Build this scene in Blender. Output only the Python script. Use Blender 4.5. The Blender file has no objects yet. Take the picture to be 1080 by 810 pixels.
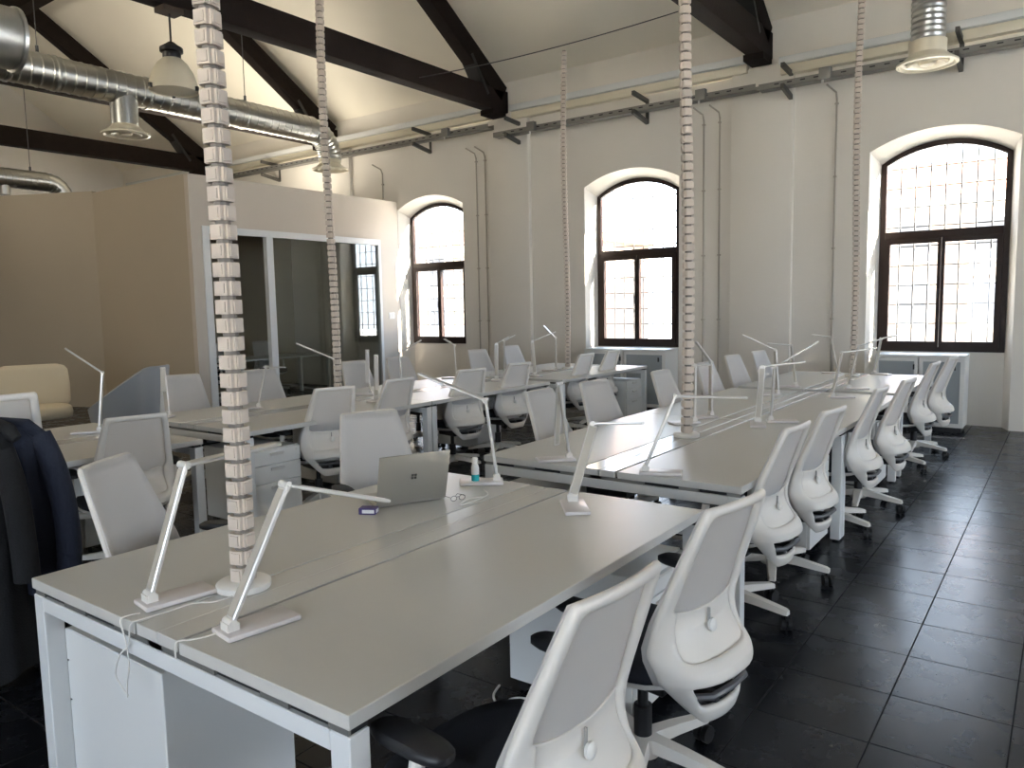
import bpy, bmesh, math, random
from mathutils import Vector, Matrix
random.seed(7)
C = bpy.context.scene.collection
PI = math.pi
V = Vector

# ------------------------------------------------------------------ materials
def mat(name, col, rough=.5, metal=0., noise=0., nscale=30., bump=0., bscale=200., spec=.5, coat=0.):
    m = bpy.data.materials.new(name); m.use_nodes = True
    nt = m.node_tree; b = nt.nodes['Principled BSDF']
    b.inputs['Base Color'].default_value = (*col, 1)
    b.inputs['Roughness'].default_value = rough
    b.inputs['Metallic'].default_value = metal
    b.inputs['Specular IOR Level'].default_value = spec
    b.inputs['Coat Weight'].default_value = coat
    tc = nt.nodes.new('ShaderNodeTexCoord')
    if noise > 0:
        n = nt.nodes.new('ShaderNodeTexNoise'); n.inputs['Scale'].default_value = nscale; n.inputs['Detail'].default_value = 5
        nt.links.new(tc.outputs['Object'], n.inputs['Vector'])
        mx = nt.nodes.new('ShaderNodeMix'); mx.data_type = 'RGBA'
        mx.inputs[6].default_value = (*[c * (1 - noise) for c in col], 1)
        mx.inputs[7].default_value = (*[min(1, c * (1 + noise)) for c in col], 1)
        nt.links.new(n.outputs['Fac'], mx.inputs[0]); nt.links.new(mx.outputs[2], b.inputs['Base Color'])
    if bump > 0:
        n2 = nt.nodes.new('ShaderNodeTexNoise'); n2.inputs['Scale'].default_value = bscale; n2.inputs['Detail'].default_value = 3
        nt.links.new(tc.outputs['Object'], n2.inputs['Vector'])
        bp = nt.nodes.new('ShaderNodeBump'); bp.inputs['Strength'].default_value = bump; bp.inputs['Distance'].default_value = .01
        nt.links.new(n2.outputs['Fac'], bp.inputs['Height']); nt.links.new(bp.outputs['Normal'], b.inputs['Normal'])
    return m

M = {}
M['wall'] = mat('cream plaster', (.77, .73, .665), .85, noise=.05, nscale=1.2, bump=.12, bscale=25)
M['taupe'] = mat('taupe painted plasterboard', (.45, .385, .295), .8, noise=.02, nscale=2)
M['ceil'] = mat('cream ceiling plaster', (.84, .79, .68), .9, noise=.05, nscale=.8)
M['timber'] = mat('dark stained timber', (.013, .008, .006), .85, spec=.2, noise=.35, nscale=9, bump=.3, bscale=30)
M['timber_worn'] = mat('worn brown timber', (.05, .032, .022), .7, noise=.4, nscale=6)
M['winframe'] = mat('dark brown window frame', (.022, .010, .007), .5, spec=.3)
M['iron'] = mat('grey iron bar', (.04, .04, .042), .6)
M['top'] = mat('pale grey laminate', (.56, .55, .52), .33, noise=.015, nscale=60)
M['cover'] = mat('glossy pale channel cover', (.58, .57, .545), .14, spec=.6)
M['wmetal'] = mat('white powder coated metal', (.70, .71, .71), .4)
M['wplastic'] = mat('white plastic', (.74, .72, .68), .38)
M['chairw'] = mat('off white chair shell plastic', (.72, .685, .635), .42)
M['cabglass'] = mat('grey slatted door panel', (.33, .36, .375), .16)
M['slot'] = mat('grey plastic recess', (.34, .33, .31), .5)
M['pad'] = mat('black armrest rubber', (.012, .012, .014), .5)
M['seat'] = mat('black blue seat fabric', (.016, .018, .026), .85, bump=.3, bscale=400)
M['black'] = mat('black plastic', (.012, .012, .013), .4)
M['dgrey'] = mat('dark grey metal', (.09, .09, .095), .45)
M['lamp'] = mat('silver white lamp metal', (.66, .645, .62), .28, metal=.35)
M['lampbase'] = mat('pinkish white lamp base', (.66, .62, .61), .3)
M['lampface'] = mat('frosted diffuser strip', (.46, .43, .375), .35)
M['spine'] = mat('pale pinkish cable spine plastic', (.57, .495, .425), .45)
M['spinegap'] = mat('grey inner spine link', (.20, .175, .15), .6)
M['galv'] = mat('galvanised steel', (.55, .56, .55), .33, metal=1., noise=.2, nscale=12)
M['tray'] = mat('grey perforated tray steel', (.26, .255, .24), .5, metal=.6)
M['bracket'] = mat('dark bracket steel', (.10, .095, .085), .5, metal=.3)
M['trunk'] = mat('glossy pale trunking', (.74, .75, .74), .2)
M['cream'] = mat('cream enamel', (.74, .68, .54), .35)
M['shade'] = mat('frosted cream lamp shade', (.66, .60, .47), .4)
M['lounge'] = mat('beige upholstery', (.60, .51, .36), .85, bump=.2, bscale=300)
M['loungeg'] = mat('blue grey upholstery', (.30, .315, .33), .85, bump=.2, bscale=300)
M['laptop'] = mat('sandy silver laptop metal', (.40, .38, .33), .35, metal=.5)
M['logo'] = mat('darker mirror emblem', (.22, .21, .19), .15, metal=.8)
M['purple'] = mat('dark purple card', (.06, .035, .16), .4)
M['white'] = mat('white paper', (.8, .8, .8), .6)
M['teal'] = mat('teal gel', (.03, .42, .46), .25)
M['navy'] = mat('navy cloth', (.013, .017, .033), .9, bump=.3, bscale=120)
M['blackcloth'] = mat('black cloth', (.008, .008, .009), .9, bump=.3, bscale=120)
M['bin'] = mat('grey bin plastic', (.30, .29, .27), .5)
M['cabw'] = mat('white cabinet board', (.74, .74, .72), .35)
M['wire'] = mat('thin dark wire', (.05, .05, .05), .5)
M['facade'] = mat('ochre facade plaster', (.38, .29, .215), .9, noise=.1, nscale=.5)
M['roof'] = mat('terracotta tiles', (.45, .22, .13), .9, noise=.3, nscale=4)
M['pave'] = mat('pale warm paving', (.68, .645, .58), .9)
M['pillarpipe'] = mat('painted conduit', (.42, .38, .32), .5)
M['screen'] = mat('laptop screen', (.02, .02, .025), .1)
M['keys'] = mat('laptop keys', (.05, .05, .05), .5)

def wovenmesh():
    m = bpy.data.materials.new('white translucent chair mesh'); m.use_nodes = True
    nt = m.node_tree; nt.nodes.clear()
    out = nt.nodes.new('ShaderNodeOutputMaterial')
    d = nt.nodes.new('ShaderNodeBsdfDiffuse'); d.inputs['Color'].default_value = (.76, .745, .73, 1)
    t = nt.nodes.new('ShaderNodeBsdfTranslucent'); t.inputs['Color'].default_value = (.86, .85, .85, 1)
    tr = nt.nodes.new('ShaderNodeBsdfTransparent')
    m1 = nt.nodes.new('ShaderNodeMixShader'); m1.inputs[0].default_value = .55
    m2 = nt.nodes.new('ShaderNodeMixShader'); m2.inputs[0].default_value = .06
    nt.links.new(d.outputs[0], m1.inputs[1]); nt.links.new(t.outputs[0], m1.inputs[2])
    nt.links.new(m1.outputs[0], m2.inputs[1]); nt.links.new(tr.outputs[0], m2.inputs[2])
    nt.links.new(m2.outputs[0], out.inputs[0])
    return m
M['mesh'] = wovenmesh()

def glass(name, tint=(1, 1, 1), refl=1.45, extra=0.):
    m = bpy.data.materials.new(name); m.use_nodes = True
    nt = m.node_tree; nt.nodes.clear()
    out = nt.nodes.new('ShaderNodeOutputMaterial')
    fr = nt.nodes.new('ShaderNodeFresnel'); ge = nt.nodes.new('ShaderNodeNewGeometry'); mr = nt.nodes.new('ShaderNodeMapRange')
    mr.inputs[3].default_value = refl; mr.inputs[4].default_value = 1 / refl
    nt.links.new(ge.outputs['Backfacing'], mr.inputs[0]); nt.links.new(mr.outputs[0], fr.inputs['IOR'])
    tr = nt.nodes.new('ShaderNodeBsdfTransparent'); tr.inputs['Color'].default_value = (*tint, 1)
    g = nt.nodes.new('ShaderNodeBsdfGlossy'); g.inputs['Roughness'].default_value = .0
    mx = nt.nodes.new('ShaderNodeMixShader')
    ad = nt.nodes.new('ShaderNodeMath'); ad.operation = 'ADD'; ad.inputs[1].default_value = extra; ad.use_clamp = True
    nt.links.new(fr.outputs[0], ad.inputs[0]); nt.links.new(ad.outputs[0], mx.inputs[0])
    nt.links.new(tr.outputs[0], mx.inputs[1]); nt.links.new(g.outputs[0], mx.inputs[2]); nt.links.new(mx.outputs[0], out.inputs[0])
    return m
M['glass'] = glass('window glass')
M['pglass'] = glass('partition glass', (.82, .85, .82), 1.6, .08)

def tile_mat():
    m = bpy.data.materials.new('dark slate floor tiles'); m.use_nodes = True
    nt = m.node_tree; b = nt.nodes['Principled BSDF']
    tc = nt.nodes.new('ShaderNodeTexCoord'); mp = nt.nodes.new('ShaderNodeMapping')
    mp.inputs['Location'].default_value = (.51, -3.19, 0)
    br = nt.nodes.new('ShaderNodeTexBrick'); br.offset = 0; br.squash = 1
    br.inputs['Scale'].default_value = 1; br.inputs['Brick Width'].default_value = .404; br.inputs['Row Height'].default_value = .404
    br.inputs['Mortar Size'].default_value = .0034; br.inputs['Mortar Smooth'].default_value = .3
    br.inputs['Color1'].default_value = (.007, .008, .011, 1); br.inputs['Color2'].default_value = (.011, .012, .016, 1)
    br.inputs['Mortar'].default_value = (.006, .006, .007, 1)
    b.inputs['Specular IOR Level'].default_value = .25
    nt.links.new(tc.outputs['Object'], mp.inputs[0]); nt.links.new(mp.outputs[0], br.inputs['Vector'])
    n = nt.nodes.new('ShaderNodeTexNoise'); n.inputs['Scale'].default_value = 5; n.inputs['Detail'].default_value = 8; n.inputs['Roughness'].default_value = .65
    nt.links.new(tc.outputs['Object'], n.inputs['Vector'])
    mx = nt.nodes.new('ShaderNodeMix'); mx.data_type = 'RGBA'; mx.blend_type = 'MULTIPLY'; mx.inputs[0].default_value = .6
    cr = nt.nodes.new('ShaderNodeValToRGB'); cr.color_ramp.elements[0].position = .3; cr.color_ramp.elements[0].color = (.5, .5, .5, 1); cr.color_ramp.elements[1].position = .7; cr.color_ramp.elements[1].color = (1.3, 1.3, 1.3, 1)
    nt.links.new(n.outputs['Fac'], cr.inputs[0]); nt.links.new(br.outputs['Color'], mx.inputs[6]); nt.links.new(cr.outputs[0], mx.inputs[7])
    nt.links.new(mx.outputs[2], b.inputs['Base Color'])
    rr = nt.nodes.new('ShaderNodeMapRange'); rr.inputs[3].default_value = .22; rr.inputs[4].default_value = .32
    nt.links.new(n.outputs['Fac'], rr.inputs[0])
    rm = nt.nodes.new('ShaderNodeMath'); rm.operation = 'MULTIPLY_ADD'; rm.inputs[1].default_value = .6; rm.use_clamp = True
    nt.links.new(br.outputs['Fac'], rm.inputs[0]); nt.links.new(rr.outputs[0], rm.inputs[2]); nt.links.new(rm.outputs[0], b.inputs['Roughness'])
    bp = nt.nodes.new('ShaderNodeBump'); bp.inputs['Strength'].default_value = .8; bp.inputs['Distance'].default_value = .004
    ma = nt.nodes.new('ShaderNodeMath'); ma.operation = 'MULTIPLY_ADD'; ma.inputs[1].default_value = -1.; n3 = nt.nodes.new('ShaderNodeMath'); n3.operation = 'MULTIPLY'; n3.inputs[1].default_value = .04; nt.links.new(n.outputs['Fac'], n3.inputs[0])
    nt.links.new(br.outputs['Fac'], ma.inputs[0]); nt.links.new(n3.outputs[0], ma.inputs[2])
    nt.links.new(ma.outputs[0], bp.inputs['Height']); nt.links.new(bp.outputs[0], b.inputs['Normal'])
    return m
M['floor'] = tile_mat()

def spiral_mat():
    m = mat('spiral duct steel', (.50, .50, .48), .3, metal=1.)
    nt = m.node_tree; b = nt.nodes['Principled BSDF']
    tc = nt.nodes.new('ShaderNodeTexCoord'); w = nt.nodes.new('ShaderNodeTexWave'); w.bands_direction = 'Y'; w.wave_profile = 'SAW'
    w.inputs['Scale'].default_value = 2.6; w.inputs['Distortion'].default_value = .15
    nt.links.new(tc.outputs['Object'], w.inputs['Vector'])
    bp = nt.nodes.new('ShaderNodeBump'); bp.inputs['Strength'].default_value = .5; bp.inputs['Distance'].default_value = .02
    nt.links.new(w.outputs['Fac'], bp.inputs['Height']); nt.links.new(bp.outputs[0], b.inputs['Normal'])
    return m
M['spiral'] = spiral_mat()

# ------------------------------------------------------------------ mesh builder
class MB:
    def __init__(s): s.bm = bmesh.new()
    def verts(s, ps): return [s.bm.verts.new(p) for p in ps]
    def face(s, vs):
        try: return s.bm.faces.new(vs)
        except ValueError: return None
    def quad(s, *ps): s.face(s.verts(ps)); return s
    def box(s, x0, x1, y0, y1, z0, z1, mtx=None):
        if x0 > x1: x0, x1 = x1, x0
        if y0 > y1: y0, y1 = y1, y0
        if z0 > z1: z0, z1 = z1, z0
        p = [V((x, y, z)) for z in (z0, z1) for y in (y0, y1) for x in (x0, x1)]
        if mtx is not None: p = [mtx @ q for q in p]
        v = s.verts(p)
        for f in ((0, 2, 3, 1), (4, 5, 7, 6), (0, 1, 5, 4), (2, 6, 7, 3), (0, 4, 6, 2), (1, 3, 7, 5)): s.face([v[i] for i in f])
        return s
    def bar(s, p0, p1, w, h, up=(0, 0, 1)):
        p0, p1 = V(p0), V(p1); d = (p1 - p0); L = d.length; d.normalize()
        side = d.cross(V(up))
        if side.length < 1e-5: side = d.cross(V((1, 0, 0)))
        side.normalize(); u = side.cross(d)
        m = Matrix((side, d, u)).transposed().to_4x4(); m.translation = p0
        return s.box(-w / 2, w / 2, 0, L, -h / 2, h / 2, m)
    def ring(s, c, ax, r, n, ref=None):
        ax = V(ax).normalized()
        ref = V(ref) if ref is not None else (V((1, 0, 0)) if abs(ax.x) < .9 else V((0, 1, 0)))
        a = (ref - ax * ref.dot(ax)).normalized(); b = ax.cross(a)
        return s.verts([V(c) + a * r * math.cos(2 * PI * i / n) + b * r * math.sin(2 * PI * i / n) for i in range(n)])
    def bridge(s, A, B):
        n = len(A)
        for i in range(n): s.face((A[i], A[(i + 1) % n], B[(i + 1) % n], B[i]))
    def cyl(s, p0, p1, r0, r1=None, n=16, caps=True):
        r1 = r0 if r1 is None else r1; ax = V(p1) - V(p0)
        A = s.ring(p0, ax, r0, n); B = s.ring(p1, ax, r1, n); s.bridge(A, B)
        if caps: s.face(A[::-1]); s.face(B)
        return s
    def lathe(s, prof, c=(0, 0, 0), n=24, ax=(0, 0, 1), capa=True, capb=True):
        c = V(c); ax = V(ax).normalized(); R = [s.ring(c + ax * z, ax, max(r, 1e-4), n) for r, z in prof]
        for A, B in zip(R, R[1:]): s.bridge(A, B)
        if capa: s.face(R[0][::-1])
        if capb: s.face(R[-1])
        return s
    def tube(s, pts, r, n=8, caps=True):
        pts = [V(p) for p in pts]; rs = r if isinstance(r, (list, tuple)) else [r] * len(pts); prev = None; ref = None
        for i, p in enumerate(pts):
            t = (pts[min(i + 1, len(pts) - 1)] - pts[max(i - 1, 0)]).normalized()
            if ref is None: ref = V((0, 0, 1)) if abs(t.z) < .9 else V((1, 0, 0))
            ref = (ref - t * ref.dot(t)).normalized()
            R = s.ring(p, t, rs[i], n, ref)
            if prev is None:
                if caps: s.face(R[::-1])
            else: s.bridge(prev, R)
            prev = R
        if caps: s.face(prev)
        return s
    def prism(s, poly, fn0, fn1):
        A = s.verts([fn0(p) for p in poly]); B = s.verts([fn1(p) for p in poly]); s.bridge(A, B); s.face(A[::-1]); s.face(B); return s
    def bevel(s, w, seg=2):
        bmesh.ops.recalc_face_normals(s.bm, faces=s.bm.faces)
        es = [e for e in s.bm.edges if len(e.link_faces) == 2 and e.calc_face_angle(0) > .5]
        bmesh.ops.bevel(s.bm, geom=es, offset=w, segments=seg, affect='EDGES', profile=.5, clamp_overlap=True); return s
    def build(s, name, m, parent=None, smooth=35, loc=None):
        bmesh.ops.recalc_face_normals(s.bm, faces=s.bm.faces)
        me = bpy.data.meshes.new(name); s.bm.to_mesh(me); s.bm.free()
        for k in (m if isinstance(m, (list, tuple)) else [m]): me.materials.append(k)
        if smooth:
            me.polygons.foreach_set('use_smooth', [True] * len(me.polygons))
            try: me.set_sharp_from_angle(angle=math.radians(smooth))
            except Exception: pass
        o = bpy.data.objects.new(name, me); C.objects.link(o)
        if parent is not None: o.parent = parent
        if loc is not None: o.location = loc
        return o

def thing(name, label, cat, loc=(0, 0, 0), rz=0, group=None):
    o = bpy.data.objects.new(name, None); C.objects.link(o); o.empty_display_size = .1
    o.location = loc; o.rotation_euler = (0, 0, rz); o['label'] = label; o['category'] = cat
    if group: o['group'] = group
    return o
def tag(o, label, cat, group=None):
    o['label'] = label; o['category'] = cat
    if group: o['group'] = group
    return o
def struct(o): o['kind'] = 'structure'; return o
CH = {}
def copy_tree(o, parent=None):
    c = o.copy(); C.objects.link(c)
    if parent is not None: c.parent = parent
    for ch in list(o.children): copy_tree(ch, c)
    return c
def mod_apply(o, mods):
    for typ, kw in mods:
        m = o.modifiers.new(typ.lower(), typ)
        for k, v in kw.items(): setattr(m, k, v)
    dg = bpy.context.evaluated_depsgraph_get(); dg.update()
    me = bpy.data.meshes.new_from_object(o.evaluated_get(dg)); o.modifiers.clear()
    me.polygons.foreach_set('use_smooth', [True] * len(me.polygons)); o.data = me
    return o
def lerp(a, b, t): return a + (b - a) * t
def interp(tab, t):
    for (t0, *a), (t1, *b) in zip(tab, tab[1:]):
        if t <= t1 + 1e-9:
            k = (t - t0) / (t1 - t0); k = max(0, min(1, k)); return [lerp(x, y, k) for x, y in zip(a, b)]
    return list(tab[-1][1:])

def smooth(pts, n=8):
    P = [V(p) for p in pts]; out = []
    for i in range(len(P) - 1):
        a, b, c, d = P[max(i - 1, 0)], P[i], P[i + 1], P[min(i + 2, len(P) - 1)]
        for k in range(n):
            t = k / n; out.append(.5 * ((2 * b) + (c - a) * t + (2 * a - 5 * b + 4 * c - d) * t * t + (3 * b - a - 3 * c + d) * t ** 3))
    return out + [P[-1]]
# ------------------------------------------------------------------ the room shell
YW, YF = 10.497, 10.743            # wall face, niche back / window plane
XL, XR, YB = -20.0, 9.5, -4.5
PITCH = .642; ZE = 5.20            # roof slope, height of the slope at the window wall
YR = (YW + YB) / 2; ZR = ZE + (YW - YR) * PITCH
def ceil_z(y): return ZE + (YW - y) * PITCH if y > YR else ZE + (y - YB) * PITCH

struct(MB().quad((XL, YB, 0), (XR, YB, 0), (XR, YF + .1, 0), (XL, YF + .1, 0)).build('floor', M['floor'], smooth=0))
mb = MB()
mb.quad((XL, YW + .05, ceil_z(YW + .05)), (XR, YW + .05, ceil_z(YW + .05)), (XR, YR, ZR), (XL, YR, ZR))
mb.quad((XL, YR, ZR), (XR, YR, ZR), (XR, YB - .05, ceil_z(YB - .05)), (XL, YB - .05, ceil_z(YB - .05)))
struct(mb.build('ceiling', M['ceil'], smooth=0))
a = MB(); a.face(a.verts([(XL, YB, 0), (XL, YW, 0), (XL, YW, ZE), (XL, YR, ZR), (XL, YB, ZE)]))
struct(a.build('wall_left', M['wall'], smooth=0))
GY, GZZ = (1.0, 9.0), (1.2, 3.9)
a = MB(); a.quad((XR, YB, 0), (XR, GY[0], 0), (XR, GY[0], ZE), (XR, YB, ZE)); a.quad((XR, GY[1], 0), (XR, YW, 0), (XR, YW, ZE), (XR, GY[1], ZE))
a.quad((XR, GY[0], 0), (XR, GY[1], 0), (XR, GY[1], GZZ[0]), (XR, GY[0], GZZ[0])); a.quad((XR, GY[0], GZZ[1]), (XR, GY[1], GZZ[1]), (XR, GY[1], ZE), (XR, GY[0], ZE))
a.face(a.verts([(XR, YB, ZE), (XR, YW, ZE), (XR, YR, ZR)]))
struct(a.build('wall_right', M['wall'], smooth=0))

WINX = [-10.124, -6.102, -2.0057, 2.07, 6.15, -18.4]; WW = 1.391
ZB, ZT, ZS, RISE = .8925, 2.3835, 3.2254, .225
def arch(x, x0, x1, zs, rise):
    h = (x1 - x0) / 2; R = (h * h + rise * rise) / (2 * rise); c = (x0 + x1) / 2
    return zs + rise - R + math.sqrt(max(R * R - (x - c) ** 2, 0))
N = 20
def front_wall():
    m = MB(); top = ZE + .25; xs = XL
    for x in sorted(WINX):
        o0, o1 = x - .095, x + WW + .085; zs, rs = 3.36, .205
        m.quad((xs, YW, 0), (o0, YW, 0), (o0, YW, top), (xs, YW, top))
        X = [lerp(o0, o1, i / N) for i in range(N + 1)]; XI = [lerp(x, x + WW, i / N) for i in range(N + 1)]
        for i in range(N):
            a, b = X[i], X[i + 1]; za, zb = arch(a, o0, o1, zs, rs), arch(b, o0, o1, zs, rs)
            m.quad((a, YW, za), (b, YW, zb), (b, YW, top), (a, YW, top))
            c, d = XI[i], XI[i + 1]; zc, zd = arch(c, x, x + WW, ZS, RISE), arch(d, x, x + WW, ZS, RISE)
            m.quad((a, YW, za), (b, YW, zb), (d, YF, zd), (c, YF, zc))
        m.quad((o0, YW, 0), (x, YF, 0), (x, YF, ZS), (o0, YW, zs))
        m.quad((o1, YW, 0), (x + WW, YF, 0), (x + WW, YF, ZS), (o1, YW, zs))
        m.quad((x, YF, 0), (x + WW, YF, 0), (x + WW, YF, ZB), (x, YF, ZB))
        xs = o1
    m.quad((xs, YW, 0), (XR, YW, 0), (XR, YW, top), (xs, YW, top))
    return struct(m.build('wall_back', M['wall'], smooth=30))
front_wall()
# wall behind the camera, with its own row of plain window openings
RX0, RX1, RZ0, RZ1 = -2.6, 2.6, .3, 3.0
def rear_wall():
    m = MB(); top = ZE
    m.quad((XL, YB, 0), (RX0, YB, 0), (RX0, YB, top), (XL, YB, top)); m.quad((RX1, YB, 0), (XR, YB, 0), (XR, YB, top), (RX1, YB, top))
    m.quad((RX0, YB, 0), (RX1, YB, 0), (RX1, YB, RZ0), (RX0, YB, RZ0)); m.quad((RX0, YB, RZ1), (RX1, YB, RZ1), (RX1, YB, top), (RX0, YB, top))
    struct(m.build('wall_front', M['wall'], smooth=0))
rear_wall()
# shallow pilasters under the trusses
for i, (a, b) in enumerate([(-8.02, -7.20), (-3.84, -3.02), (.34, 1.15), (-12.2, -11.4)]):
    struct(MB().box(a, b, YW - .075, YW + .01, 0, 4.62).bevel(.006).build('trim_%d' % (i + 1), M['wall']))

def make_window(k, x):
    w = struct(thing('window_%d' % k, '', ''))
    for q in ('label', 'category'): del w[q]
    y0, y1 = YF - .015, YF + .055; X0, X1 = x, x + WW
    f = MB(); t = .062
    def arcband(x0, x1, zb, o0, o1, zs, rise, th, ya, yb, m):
        # side posts and arched head
        xi0, xi1 = x0 + th, x1 - th
        O, I = [], []
        for i in range(N + 1):
            a = lerp(x0, x1, i / N); O.append((a, arch(a, o0, o1, zs, rise)))
            c = lerp(xi0, xi1, i / N); I.append((c, arch(c, o0, o1, zs, rise) - th * 1.02))
        O = [(x0, zb)] + O + [(x1, zb)]; I = [(xi0, zb)] + I + [(xi1, zb)]
        A = [m.verts([(p[0], y, p[1]) for p in L]) for L, y in ((O, ya), (I, ya), (I, yb), (O, yb))]
        n = len(O)
        for j in range(4):
            P, Q = A[j], A[(j + 1) % 4]
            for i in range(n - 1): m.face((P[i], P[i + 1], Q[i + 1], Q[i]))
        m.face([A[j][0] for j in range(4)]); m.face([A[j][-1] for j in range(4)])
    arcband(X0, X1, ZB + .055, X0, X1, ZS, RISE, t, y0, y1, f)
    f.box(X0, X1, y0, y1, ZB, ZB + .055)
    f.build('window_frame', M['winframe'], w, 30)
    MB().box(X0 + t, X1 - t, y0 - .01, y1, ZT - .095, ZT).bevel(.006).build('transom', M['winframe'], w)
    xm = (X0 + X1) / 2; zt = ZT - .095
    for a, b in ((X0 + t, xm - .004), (xm + .004, X1 - t)):
        s = MB(); q = .062 if a < xm - .3 else .036; r = .036 if a < xm - .3 else .062
        s.box(a, a + q, y0 - .022, y1 - .02, ZB + .055, zt); s.box(b - r, b, y0 - .022, y1 - .02, ZB + .055, zt)
        s.box(a + q, b - r, y0 - .022, y1 - .02, ZB + .055, ZB + .125); s.box(a + q, b - r, y0 - .022, y1 - .02, zt - .06, zt)
        so = s.build('sash', M['winframe'], w, 0)
        MB().box(a + q, b - r, YF + .008, YF + .014, ZB + .125, zt - .06).build('pane', M['glass'], so, 0)
    MB().bar((xm - .03, y0 - .03, 1.55), (xm - .03, y0 - .03, 1.67), .018, .016, (0, 1, 0)).build('handle', M['black'], w)
    g = MB(); P = [(X0 + t, ZT)] + [(lerp(X0 + t, X1 - t, i / N), arch(lerp(X0 + t, X1 - t, i / N), X0, X1, ZS, RISE) - t) for i in range(N + 1)] + [(X1 - t, ZT)]
    g.prism(P, lambda p: (p[0], YF + .008, p[1]), lambda p: (p[0], YF + .014, p[1])); g.build('pane', M['glass'], w, 0)
    b = MB(); yg = YF + .19; nv = 8
    for i in range(nv + 1):
        a = X0 + .03 + (WW - .06) * i / nv
        b.cyl((a, yg, ZB - .05), (a, yg, arch(min(max(a, X0), X1), X0, X1, ZS, RISE) + .03), .010, n=6)
    z = ZB + .1
    while z < ZS + .1:
        b.cyl((X0 - .05, yg + .012, z), (X1 + .05, yg + .012, z), .009, n=6); z += .243
    b.build('grille', M['iron'], w, 30)
for k, x in enumerate(WINX): make_window(k + 1, x)
def rear_window():
    w = struct(thing('window_7', '', ''))
    for q in ('label', 'category'): del w[q]
    f = MB(); f.box(RX0, RX1, YB - .04, YB + .04, RZ0, RZ0 + .08); f.box(RX0, RX1, YB - .04, YB + .04, RZ1 - .08, RZ1); f.box(RX0, RX1, YB - .04, YB + .04, 2.1, 2.18)
    for k in range(6): x = lerp(RX0, RX1 - .08, k / 5); f.box(x, x + .08, YB - .04, YB + .04, RZ0, RZ1)
    f.build('window_frame', M['winframe'], w, 0)
    MB().box(RX0 + .08, RX1 - .08, YB - .004, YB + .004, RZ0 + .08, RZ1 - .08).build('pane', M['glass'], w, 0)
rear_window()

# ------------------------------------------------------------------ glazed meeting room in the corner
XP, YC, ZP = -10.228, 6.30, 3.52
pw = struct(thing('wall_partition', '', ''))
for q in ('label', 'category'): del pw[q]
GY0, GY1, GZ = 6.47, 10.02, 2.80
m = MB()
m.box(XP - .1, XP, YC, GY0, 0, ZP); m.box(XP - .1, XP, GY1, YW, 0, ZP); m.box(XP - .1, XP, GY0, GY1, GZ, ZP)
m.build('partition_front', mat('grey taupe partition paint', (.56, .50, .435), .75, noise=.02, nscale=2), pw, 0)
MB().box(-13.35, XP - .1, YC, YC + .1, 0, ZP).build('partition_side', M['taupe'], pw, 0)
o = MB()
o.prism([(-13.0, 6.30), (-16.5, 4.62), (-16.5, 4.74), (-13.05, 6.42)], lambda p: (p[0], p[1], 0), lambda p: (p[0], p[1], ZP + .03))
o.build('partition_side', M['taupe'], pw, 0)
MB().box(-13.45, -13.35, YC + .1, YW, 0, ZP).build('partition_rear', M['taupe'], pw, 0)
MB().box(-13.45, XP - .1, YC + .1, YW, ZP - .1, ZP - .002).build('partition_lid', M['taupe'], pw, 0)
def side_window():
    w = struct(thing('window_9', '', ''))
    for q in ('label', 'category'): del w[q]
    f = MB(); x0, x1 = XR - .04, XR + .04
    f.box(x0, x1, GY[0], GY[1], GZZ[0], GZZ[0] + .08); f.box(x0, x1, GY[0], GY[1], GZZ[1] - .08, GZZ[1])
    for k in range(7): y = lerp(GY[0], GY[1] - .08, k / 6); f.box(x0, x1, y, y + .08, GZZ[0], GZZ[1])
    f.build('window_frame', M['winframe'], w, 0)
    MB().box(XR - .004, XR + .004, GY[0] + .08, GY[1] - .08, GZZ[0] + .08, GZZ[1] - .08).build('pane', M['glass'], w, 0)
side_window()
gl = struct(thing('window_8', '', ''))
for q in ('label', 'category'): del gl[q]
f = MB(); xf0, xf1 = XP - .07, XP + .02; ym = 7.62
f.box(xf0, xf1, GY0, GY0 + .11, 0, GZ); f.box(xf0, xf1, GY1 - .06, GY1, 0, GZ); f.box(xf0, xf1, GY0 + .11, GY1 - .06, GZ - .10, GZ)
f.box(xf0, xf1, ym - .06, ym + .06, 0, GZ - .10); f.box(xf0, xf1, ym + .06, GY1 - .06, 0, .08)
f.build('window_frame', M['wmetal'], gl, 0)
MB().box(XP - .03, XP - .02, ym + .06, GY1 - .06, .08, GZ - .10).build('pane', M['pglass'], gl, 0)
s = tag(MB().box(XP, XP + .012, 10.18, 10.33, 1.36, 1.48).bevel(.003).build('light_switch', M['wplastic']), 'small white light switch plate on the partition between glazing and arched window', 'light switch')
MB().box(XP + .012, XP + .018, 10.20, 10.25, 1.385, 1.455).build('rocker', M['wplastic'], s); MB().box(XP + .012, XP + .018, 10.26, 10.31, 1.385, 1.455).build('rocker', M['wplastic'], s)

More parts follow.
